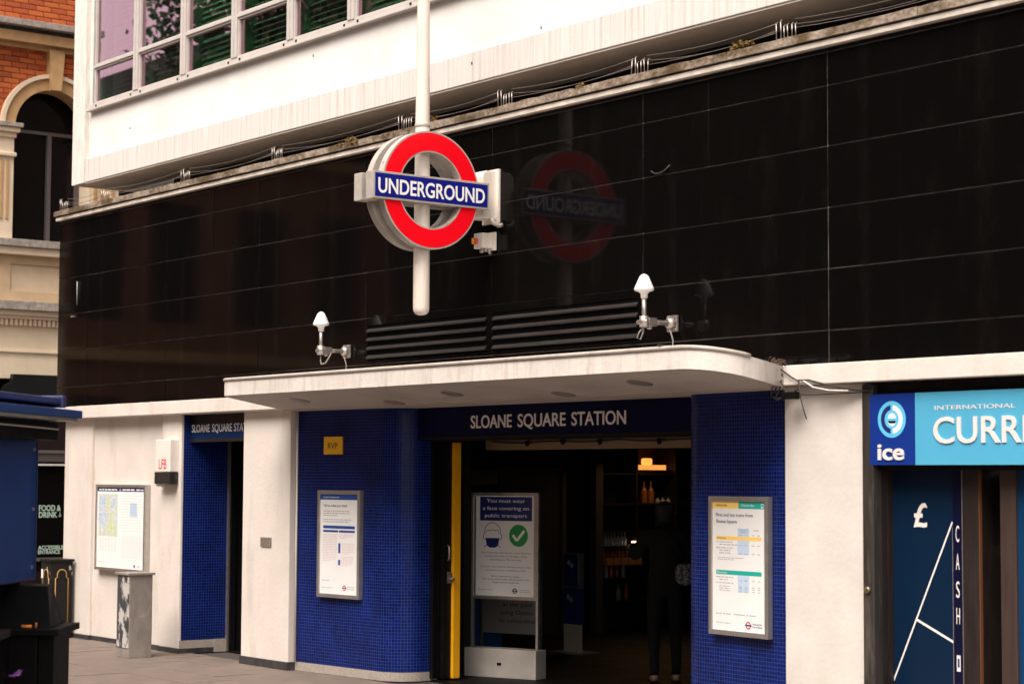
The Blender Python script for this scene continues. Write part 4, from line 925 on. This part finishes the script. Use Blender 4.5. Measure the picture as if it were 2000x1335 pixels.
# string of small lamps/cable under the header
FL = thing('festoon_cable', 'black cable with small knobs hanging under the entrance header', 'cable', (3.2, .7, 2.1))
FL_pts = [(1.55 + 3.5 * t / 14, 1.12, 2.125 - .018 * abs(math.sin(t * .9))) for t in range(15)]
MB().tube(FL_pts, .008, 6).build('cable', cable_m, FL)
for t in (2, 4, 6, 9, 11, 13): MB().lathe(FL_pts[t], [(.012, -.03), (.022, -.015), (.022, .01), (.01, .02)], 8).build('knob', black_metal, FL)

# ================================================================== PERSON IN THE HALL
PR = thing('person', 'person in dark clothes standing in the dim hall with a patterned shoulder bag', 'person', (2.62, 2.25, 0))
def skin(name, verts, edges, radii, m_, parent, sub=2, rootv=0):
    me = bpy.data.meshes.new(name); me.from_pydata(verts, edges, [])
    o = bpy.data.objects.new(name, me); col.objects.link(o)
    md = o.modifiers.new('skin', 'SKIN'); md.use_smooth_shade = True
    for i, r in enumerate(radii):
        r = r if isinstance(r, tuple) else (r, r); me.skin_vertices[0].data[i].radius = r
    me.skin_vertices[0].data[rootv].use_root = True
    s_ = o.modifiers.new('sub', 'SUBSURF'); s_.levels = sub; s_.render_levels = sub
    dg = bpy.context.evaluated_depsgraph_get(); m2 = bpy.data.meshes.new_from_object(o.evaluated_get(dg))
    bpy.data.objects.remove(o); m2.name = name
    if not m2.materials: m2.materials.append(m_)
    else: m2.materials[0] = m_
    for p in m2.polygons: p.use_smooth = True
    o = bpy.data.objects.new(name, m2); col.objects.link(o); o.parent = parent; return o
# body faces the shelves (towards -x,+y); local x = person's right
V_ = [(0, 0, .86), (0, .01, 1.0), (0, .015, 1.14), (0, 0, 1.27), (0, 0, 1.35), (0, .02, 1.42), (0, .03, 1.50), (0, .03, 1.56),
      (.16, 0, 1.28), (.22, .03, 1.08), (.20, .18, .98), (.19, .27, .97),
      (-.16, 0, 1.28), (-.27, .06, 1.10), (-.26, .26, 1.16), (-.25, .35, 1.19),
      (.09, 0, .82), (.10, .02, .46), (.10, -.02, .08), (.10, .10, .035),
      (-.09, 0, .82), (-.10, .0, .46), (-.10, -.06, .08), (-.10, .06, .035)]
E_ = [(0, 1), (1, 2), (2, 3), (3, 4), (4, 5), (5, 6), (6, 7), (3, 8), (8, 9), (9, 10), (10, 11), (3, 12), (12, 13), (13, 14), (14, 15), (0, 16), (16, 17), (17, 18), (18, 19), (0, 20), (20, 21), (21, 22), (22, 23)]
r_ = [(.15, .11), (.14, .10), (.16, .11), (.15, .09), .055, .07, .088, .05, .075, .055, .042, .03, .075, .055, .042, .03, .085, .062, .045, .04, .085, .062, .045, .04]
body = skin('body', V_, E_, r_, cloth_dk, PR)
hr = skin('hair', [(0, -.01, 1.40), (0, -.005, 1.46), (0, .012, 1.53), (0, .025, 1.575), (0, .03, 1.595)], [(0, 1), (1, 2), (2, 3), (3, 4)], [.058, .088, .088, .06, .022], hair_m, PR, rootv=1)
for sx, hx, hy, hz in ((1, .19, .29, .965), (-1, -.25, .37, 1.19)):
    hv = [(hx, hy, hz), (hx, hy + .05, hz)]; he = [(0, 1)]; hr_ = [.026, .03]
    for k in range(4):
        b0 = len(hv); ox = -.027 + .018 * k; ln = (.05, .058, .055, .045)[k]
        hv += [(hx + ox, hy + .085, hz - .004), (hx + ox, hy + .085 + ln * .6, hz - .018), (hx + ox, hy + .085 + ln * .8, hz - .042)]; he += [(1, b0), (b0, b0 + 1), (b0 + 1, b0 + 2)]; hr_ += [.0095, .0088, .008]
    b0 = len(hv); hv += [(hx - sx * .04, hy + .045, hz - .01), (hx - sx * .05, hy + .075, hz - .03)]; he += [(0, b0), (b0, b0 + 1)]; hr_ += [.011, .009]
    skin('hand', hv, he, hr_, skin_m, PR, sub=1)
skin('ear', [(.088, .03, 1.49), (.094, .02, 1.505)], [(0, 1)], [.014, .016], skin_m, PR, sub=1)
skin('bag', [(.17, -.12, .84), (.17, -.12, .98), (.16, -.12, 1.06)], [(0, 1), (1, 2)], [(.10, .055), (.11, .06), (.08, .04)], bag_m, PR)
MB().tube([(.16 + 2.62, -.10 + 2.25, 1.06), (.10 + 2.62, -.12 + 2.25, 1.2), (-.02 + 2.62, -.08 + 2.25, 1.33), (-.1 + 2.62, .02 + 2.25, 1.34)], .014, 6).build('bag_strap', cloth_dk, PR)
skin('shoe', [(.10, -.04, .035), (.10, .06, .03), (.10, .14, .025)], [(0, 1), (1, 2)], [.042, .045, .032], mat('tan_shoe', (.30, .18, .11), .6), PR, sub=1)
skin('shoe', [(-.10, -.08, .035), (-.10, .02, .03), (-.10, .10, .025)], [(0, 1), (1, 2)], [.042, .045, .032], MATS['tan_shoe'], PR, sub=1)
PR.rotation_euler = (0, 0, R(55))
for c in PR.children:
    if c.name.startswith('bag_strap'): pass

# ================================================================== THEATRE (left)
TH = thing('theatre_building', 'red brick and tan stone theatre with arched window at the far left', 'building', (-9.6, 2, 0))
TX = -9.4
wall = bx('brick_backing', mortar, TH, TX - .6, TX - .012, -2, 6.5, 6.3, 11)
# opening for the arch: the wall is cut by building it from pieces round the opening
me = wall.data
bpy.data.objects.remove(wall)
yc, zc, Ri, Ro = 1.77, 6.52, .555, .76
mb = MB()
mb.box(TX - .6, TX - .012, -2, yc - Ri - .02, 6.0, 11); mb.box(TX - .6, TX - .012, yc + Ri + .02, 6.5, 6.0, 11); mb.box(TX - .6, TX - .012, yc - Ri - .02, yc + Ri + .02, zc + Ri + .02, 11)
n = 20
for i in range(n):
    a, b_ = math.pi * i / n, math.pi * (i + 1) / n
    P = lambda r, t: (yc + r * math.cos(t), zc + r * math.sin(t))
    p1, p2 = P(Ri + .015, a), P(Ri + .015, b_)
    mb.face([(TX - .012, *p1), (TX - .012, *p2), (TX - .012, p2[0], zc + Ri + .03), (TX - .012, p1[0], zc + Ri + .03)])
wall = mb.build('brick_wall', brickwork_m, TH, fix=False)
bx('side_window', dark_glass, TH, TX - .5, TX - .2, 2.75, 6.5, 4.9, 6.1); bx('side_window', dark_glass, TH, TX - .5, TX - .2, -2, .80, 4.9, 6.1)
bm_ = {}
for m_ in brick_m:
    o = MB().box(-.02, .012, -.1075, .1075, -.0325, .0325).build('brick', m_, None, bevel=.003); bm_[m_.name] = o.data; bpy.data.objects.remove(o)
nb = 0
for r in range(0, 36):
    z = 6.62 + r * .075
    if 7.62 < z < 7.99: continue
    if z > 8.6: break
    for c in range(-6, 12):
        y = 1.5 + c * .225 + (.1125 if r % 2 else 0)
        if y < .35 or y > 2.75: continue
        if math.hypot(y - yc, z - zc) < Ro - .07 or (z < zc and abs(y - yc) < Ro): continue
        if abs(y - yc) < .06 and z < 7.65: continue
        if z < 6.60: continue
        o = bpy.data.objects.new('brick', bm_[random.choices(brick_m, (5, 3, 2))[0].name]); col.objects.link(o); o.parent = wall
        o.location = Vector((TX + random.uniform(-.002, .002), y, z)) - ORG[TH.name]; nb += 1
# added low brick wing, put there to mirror brown into the black wall
bx('added_wing', mat('added_wing_brick', (.22, .075, .035), .85, noise=.3, nscale=3), TH, TX - 3, TX - .05, -7.5, -2.0, 0, 6.4, .01); bx('added_wing_parapet', bath, TH, TX - 3, TX + .02, -7.55, -2.0, 6.4, 6.55, .01)
bx('added_wing_string', bath, TH, TX - .2, TX, -7.5, -2.0, 3.4, 3.55, .01)
for yy in (-6.9, -5.5, -4.1, -2.9):
    for z0_, z1_ in ((.9, 2.9), (4.0, 5.7)): bx('added_wing_window', dark_glass, TH, TX - .1, TX - .03, yy, yy + .75, z0_, z1_)
# arch mouldings
def arch_ring(r0, r1, xa, xb, m_, nm):
    mb = MB(); n = 28
    for i in range(n):
        a, b_ = math.pi * i / n, math.pi * (i + 1) / n
        P = lambda x, r, t: (x, yc + r * math.cos(t), zc + r * math.sin(t))
        mb.hexa([P(xa, r0, a), P(xb, r0, a), P(xb, r1, a), P(xa, r1, a), P(xa, r0, b_), P(xb, r0, b_), P(xb, r1, b_), P(xa, r1, b_)])
    return mb.build(nm, m_, TH)
ar = arch_ring(Ri, .72, TX - .25, TX + .05, bath, 'arch'); arch_ring(.715, Ro + .01, TX - .02, TX + .085, bath_lt, 'arch_moulding')
MB().prism([(TX - .1, yc - .075, 7.06), (TX - .1, yc + .075, 7.06), (TX - .1, yc + .115, 7.62), (TX - .1, yc - .115, 7.62)], (.24, 0, 0)).build('keystone', bath, TH, bevel=.008)
for z0, z1, pj, m_ in ((7.60, 7.68, .10, bath), (7.66, 7.80, .20, bath), (7.80, 7.86, .16, plinth_dk), (7.86, 7.95, .30, stone_wea)):
    bx('cornice', m_, TH, TX - .1, TX + pj, -2, 6.5, z0, z1, .008)
bx('window_glass', dark_glass, TH, TX - .34, TX - .32, yc - .7, yc + .7, 4.9, 7.2)
bx('glazing_bar', dark_bar, TH, TX - .32, TX - .27, yc - .60, yc + .60, 6.50, 6.545); bx('glazing_bar', dark_bar, TH, TX - .32, TX - .26, yc + .06, yc + .12, 4.98, 6.50)
bx('glazing_bar', dark_bar, TH, TX - .32, TX - .28, yc + Ri - .07, yc + Ri + .02, 4.98, 6.5)
for y0, y1 in ((.78, yc - Ri), (yc + Ri, 2.78)):
    ps = bx('pilaster', bath_lt, TH, TX - .35, TX + .03, y0, y1, 4.98, 6.36, .006)
    for k in range(4):
        yy = y0 + .05 + k * (y1 - y0 - .1) / 4
        bx('flute', bath, ps, TX + .028, TX + .045, yy + .02, yy + (y1 - y0 - .1) / 4 - .02, 5.25, 6.06, .006)
    bx('necking', bath_lt, ps, TX - .3, TX + .07, y0 - .02, y1 + .025, 6.10, 6.16, .015)
    bx('capital', bath_lt, TH, TX - .3, TX + .06, y0 - .02, y1 + .02, 6.36, 6.43, .01); bx('capital', bath_lt, TH, TX - .3, TX + .10, y0 - .06, y1 + .06, 6.43, 6.50, .015); bx('capital', stone_wea, TH, TX - .3, TX + .13, y0 - .09, y1 + .09, 6.50, 6.56, .008)
bx('sill', stone_wea, TH, TX - .4, TX + .14, -2, 6.5, 4.88, 4.98, .008); bx('sill', bath_lt, TH, TX - .4, TX + .10, -2, 6.5, 4.775, 4.878, .008)
bx('wall_band', bath, TH, TX - .6, TX - .03, -2, 6.5, 4.14, 4.775)
for y0, y1, z0, z1 in ((-2, 1.21, 4.14, 4.775), (2.3, 6.5, 4.14, 4.775), (1.21, 2.3, 4.655, 4.775), (1.21, 2.3, 4.14, 4.285)): bx('panel_surround', mat('warm_stone', (.58, .42, .26), .8, noise=.12, nscale=6, dirt=(4, .58, .8, (1, 1, .5), .3), dirt_col=(.3, .2, .1)), TH, TX - .1, TX, y0, y1, z0, z1)
bx('panel', mat('pale_panel_stone', (.66, .52, .36), .8, noise=.1, nscale=5), TH, TX - .05, TX - .028, 1.21, 2.3, 4.285, 4.655)
for z0, z1, pj, m_ in ((4.02, 4.14, .18, stone_wea), (3.95, 4.02, .12, bath_lt), (3.905, 3.95, .08, bath_lt)): bx('string_course', m_, TH, TX - .3, TX + pj, -2, 6.5, z0, z1, .006)
bx('frieze', bath_lt, TH, TX - .5, TX, -2, 6.5, 3.48, 3.905); bx('string_course', bath_lt, TH, TX - .3, TX + .04, -2, 6.5, 3.455, 3.48); bx('frieze', bath_lt, TH, TX - .5, TX + .012, -2, 6.5, 3.10, 3.455)
d0 = bx('dentil', bath_lt, TH, TX - .02, TX + .06, .86, .90, 3.82, 3.90)
for k in range(1, 24):
    o = d0.copy(); col.objects.link(o); o.parent = TH; o.location = (0, k * .068, 0)
# entrance level
MB().prism([(TX + .02, 1.05, 2.80), (TX + .02, 6, 2.80), (TX + .02, 6, 3.155), (TX + .02, 1.24, 3.155), (TX + .02, 1.22, 3.05), (TX + .02, 1.12, 3.0)], (.10, 0, 0)).build('sign_trough', black_metal, TH)
bx('side_wall', bath_lt, TH, TX - .5, TX, -2, 1.0, 0, 3.1)
bx('entrance_back', dark_door, TH, TX - .5, TX - .3, 1.0, 6.5, 0, 3.1)
bx('entrance_head', dark_door, TH, TX - .3, TX - .02, 1.0, 6.5, 2.0, 2.80)
bx('transom_bar', dark_bar, TH, TX - .1, TX + .02, 1.0, 6.5, 2.10, 2.14); bx('transom_panel', mat('dim_transom', (.07, .055, .05), .5), TH, TX - .1, TX, 1.0, 6.5, 1.985, 2.10); bx('transom_light', mat('pale_strip', (.62, .58, .52), .5), TH, TX - .1, TX + .02, 1.0, 6.5, 1.93, 1.955)
gd = bx('glass_door', dark_glass, TH, TX - .06, TX - .04, 1.0, 6.5, .1, 1.93)
mint = mat('mint_lettering', (.42, .56, .46), .6)
for s, z, wd, h in (('FOOD &', 1.318, .32, .080), ('DRINK', 1.228, .27, .080), ('ACCESSIBLE', .795, .37, .055), ('ENTRANCE', .735, .32, .055)): text('lettering', mint, gd, s, (TX - .039, 1.715, z), (0, 1, 0), ZU, h, width=wd, ext=.001, bold=.025)
mb = MB().box(TX - .0395, TX - .039, 2.020, 2.032, 1.23, 1.295); mb.face([(TX - .039, 2.0, 1.255), (TX - .039, 2.026, 1.225), (TX - .039, 2.05, 1.255)]); mb.build('arrow', mint, gd, fix=False)
bx('door_rail', dark_bar, TH, TX - .05, TX - .02, 1.0, 6.5, .64, .685); bx('door_base', dark_door, TH, TX - .1, TX - .03, 1.0, 6.5, 0, .5)

# ================================================================== NEWSSTAND (near left)
NK = thing('newsstand', 'blue and black street newsstand at the lower left edge', 'newsstand', (4.3, -4.2, 0))
F_ = Vector((-.7913, .6114, 0)); R_ = Vector((.6114, .7913, 0)); C0 = Vector((15.9646, -9.8044, 0))
k1 = (F_ * math.cos(R(6.6)) + R_ * math.sin(R(6.6))); k2 = Vector((-k1.y, k1.x, 0)) * -1
def KP(D, lat, z): return C0 + F_ * D + R_ * lat + Vector((0, 0, z))
p0 = C0 + F_ * 12.5 + R_ * -2.985      # far end of the blue side panel
def kb(a0, a1, b0, b1, z0, z1):
    P = lambda a, b, z: p0 + k1 * a + k2 * b + Vector((0, 0, z))
    return MB().hexa([P(a0, b0, z0), P(a1, b0, z0), P(a1, b1, z0), P(a0, b1, z0), P(a0, b0, z1), P(a1, b0, z1), P(a1, b1, z1), P(a0, b1, z1)])
kb(-2.2, .02, -.05, .005, 1.15, 2.02).build('side_panel', kiosk_blue, NK, bevel=.006)
kb(-2.2, -.05, -1.4, -.06, .0, 2.02).build('cabin', kiosk_black, NK)
kb(-2.3, .05, -1.5, .285, 2.155, 2.205).build('roof_board', kiosk_blue, NK, bevel=.006)
kb(-2.3, .0, -1.5, .27, 2.135, 2.154).build('roof_trim', alu, NK)
kb(-2.3, -.02, -1.4, .15, 2.02, 2.13).build('roof_beam', kiosk_black, NK)
kb(-2.2, -.08, .03, .19, 2.238, 2.28).build('awning_roll', kiosk_blue2, NK, bevel=.012); kb(-2.2, -.10, -.5, .12, 2.206, 2.238).build('roof_gap', kiosk_black, NK)
kb(-.10, -.04, .02, .21, 2.22, 2.295).build('awning_bracket', kiosk_blue2, NK, bevel=.008)
MB().tube([tuple(p0 + k1 * -2.3 + k2 * .2 + Vector((0, 0, 2.10))), tuple(p0 + k1 * -.1 + k2 * .18 + Vector((0, 0, 2.085)))], .006, 6).build('stay_bar', alu, NK)
kb(-2.2, .022, .006, .012, 1.15, 1.17).build('panel_trim', kiosk_blue2, NK); kb(.008, .024, .006, .012, 1.17, 2.02).build('panel_trim', kiosk_blue2, NK)
for zz in (1.22, 1.58, 1.95): kb(-.05, -.03, .006, .014, zz, zz + .02).build('panel_screw', alu, NK)
# sloping black display lid and counter, facing the camera
def KQ(D, lat, z): return KP(D, lat - .065, z - .10 if z > .3 else z)
def fb(D0, D1, l0, l1, z0, z1):
    P = KQ; return MB().hexa([P(D0, l0, z0), P(D0, l1, z0), P(D1, l1, z0), P(D1, l0, z0), P(D0, l0, z1), P(D0, l1, z1), P(D1, l1, z1), P(D1, l0, z1)])
MB().hexa([KQ(12.0, -3.6, .985), KQ(12.0, -2.685, .985), KQ(12.5, -2.72, .985), KQ(12.5, -3.6, .985), KQ(12.25, -3.6, 1.235), KQ(12.25, -2.765, 1.225), KQ(12.5, -2.80, 1.225), KQ(12.5, -3.6, 1.235)]).build('sloping_lid', kiosk_black, NK, bevel=.006)
fb(11.95, 12.55, -3.6, -2.63, .945, .985).build('counter_board', kiosk_black, NK, bevel=.006)
MB().prism([KQ(11.95, -2.91, .986), KQ(11.95, -3.9, .986), KQ(10.9, -3.9, .986), KQ(10.9, -2.86, .986)][::-1], (0, 0, -.045)).build('counter_board', mat('worn_counter_top', (.02, .019, .019), .45, noise=.3), NK, bevel=.006)
fb(12.0, 12.5, -3.6, -2.765, 0, .944).build('counter_body', kiosk_black, NK, bevel=.006); fb(12.03, 12.45, -2.765, -2.672, 0, .944).build('counter_body', kiosk_black, NK, bevel=.004)
fb(11.0, 12.0, -3.8, -2.93, 0, .93).build('counter_body', kiosk_black, NK, bevel=.006)
mb = MB()
for k in range(5):
    a = random.uniform(0, 6.28); pts = [KQ(11.995, -2.885 + .02 * math.cos(a + j * 1.9) * (1 + .3 * j), .72 + .022 * math.sin(a * 1.3 + j * 2.1)) for j in range(6)]
    mb.tube(pts, .0035, 4)
mb.build('graffiti_tag', mat('purple_paint', (.45, .16, .58), .5), NK)
o1 = MB().tube([KQ(12.0, -2.86, .998), KQ(12.0, -2.80, .998)], .010, 8).build('cigarette_stub', mat('orange_paper', (.72, .22, .03), .6)); tag(o1, 'orange stub lying flat on the black newsstand counter', 'litter', 'orange litter on the counter')
o2 = MB().tube([KQ(12.0, -2.775, .987), KQ(12.0, -2.773, 1.022)], .007, 8).build('cigarette_stub', mat('brown_paper', (.45, .14, .03), .6)); tag(o2, 'small brown stub standing upright on the black newsstand counter', 'litter', 'orange litter on the counter')
kb(-2.35, -2.25, .1, .2, 0, 2.3).build('corner_post', kiosk_blue2, NK)

# ================================================================== ACROSS THE ROAD (seen in the reflections, except two trees added to block sky)
leafm = None
def tree(x, y, h, r, label):
    global leafm
    t = thing('plane_tree', label, 'tree', (x, y, -.13), 'plane trees across the road')
    if leafm is None:
        tr = MB().tube([(0, 0, 0), (.1, .05, 2), (0, .1, 4.5), (.2, 0, 7.5), (.1, 0, 11)], [.42, .34, .28, .2, .05], 10)
        rr = random.Random(3)
        cl = []
        for k in range(11):
            a = k * 2.4; z = 3.6 + k * .62; L = 3.6 - abs(k - 4) * .25
            e = Vector((math.cos(a) * L, math.sin(a) * L, z + 2.2)); tr.tube([(0, 0, z), tuple(e * .5 + Vector((0, 0, z * .5 - .3))), tuple(e)], [.14, .09, .03], 6); cl.append(e)
        cl += [Vector((rr.gauss(0, 1.6), rr.gauss(0, 1.6), rr.uniform(5, 13))) for k in range(26)]
        lf = MB()
        for c in cl:
            R0 = rr.uniform(1.0, 1.9)
            for k in range(420):
                d = Vector((rr.gauss(0, 1), rr.gauss(0, 1), rr.gauss(0, 1))).normalized() * R0 * rr.uniform(.4, 1) ** .5
                p = c + Vector((d.x, d.y, d.z * .8)); u_ = Vector((rr.gauss(0, 1), rr.gauss(0, 1), rr.gauss(0, 1))).normalized(); v_ = u_.orthogonal().normalized()
                s_ = rr.uniform(.06, .13); lf.face([p - u_ * s_, p + v_ * s_ * .7, p + u_ * s_, p - v_ * s_ * .7])
        a = tr.build('trunk', bark_m); b = lf.build('crown', leaf_m, fix=False); leafm = (a.data, b.data)
        a.parent = t; b.parent = t; b['kind'] = 'stuff'
    else:
        for nm, d in zip(('trunk', 'crown'), leafm):
            o = bpy.data.objects.new(nm, d); col.objects.link(o); o.parent = t
            if nm == 'crown': o['kind'] = 'stuff'
    t.scale = (r, r, h); t.rotation_euler = (0, 0, random.uniform(0, 6.28))
for i, (x, y, h, r, lb) in enumerate(((-8, -18, 1.2, 1.2, 'leafy plane tree across the road nearest the newsstand'), (-16, -20, 1.15, 1.2, 'leafy plane tree across the road, second along from the newsstand'), (-25, -21, 1.0, 1.2, 'leafy plane tree across the road, third along from the newsstand'),
                                (-30, -20, 1.4, 1.3, 'leafy plane tree across the road, fourth along from the newsstand'), (-1, -20, 1.25, 1.2, 'leafy plane tree across the road opposite the main entrance'), (-12, -27, 1.1, 1.3, 'tall leafy plane tree in the second row across the road'), (5, -22, 1.25, 1.2, 'leafy plane tree across the road opposite the currency shop'), (12, -22, 1.25, 1.25, 'unseen plane tree added across the road behind the viewer, right of the entrance'), (21, -23, 1.3, 1.3, 'unseen plane tree added across the road, last on the right'), (-38, -22, 1.45, 1.3, 'tallest leafy plane tree across the road, farthest from the newsstand'))):  # two rightmost trees are added out of view to keep sky light off the hall
    tree(x, y, h, r, lb)
TE = thing('brick_terrace', 'long dark brick terrace far across the road, reflected in the black wall', 'building', (-40, -45, 0))
bx('wall', far_brick, TE, -180, 30, -50, -42, -.1, 23); bx('roof', plinth_dk, TE, -180, 30, -49, -42.3, 23, 25.5)
for i in range(62):
    for z in (1.0, 4.8, 8.6, 12.4, 16.2, 19.6):
        bx('window', dark_glass, TE, -178 + i * 3.4, -176.6 + i * 3.4, -42.0, -41.96, z, z + 1.9)
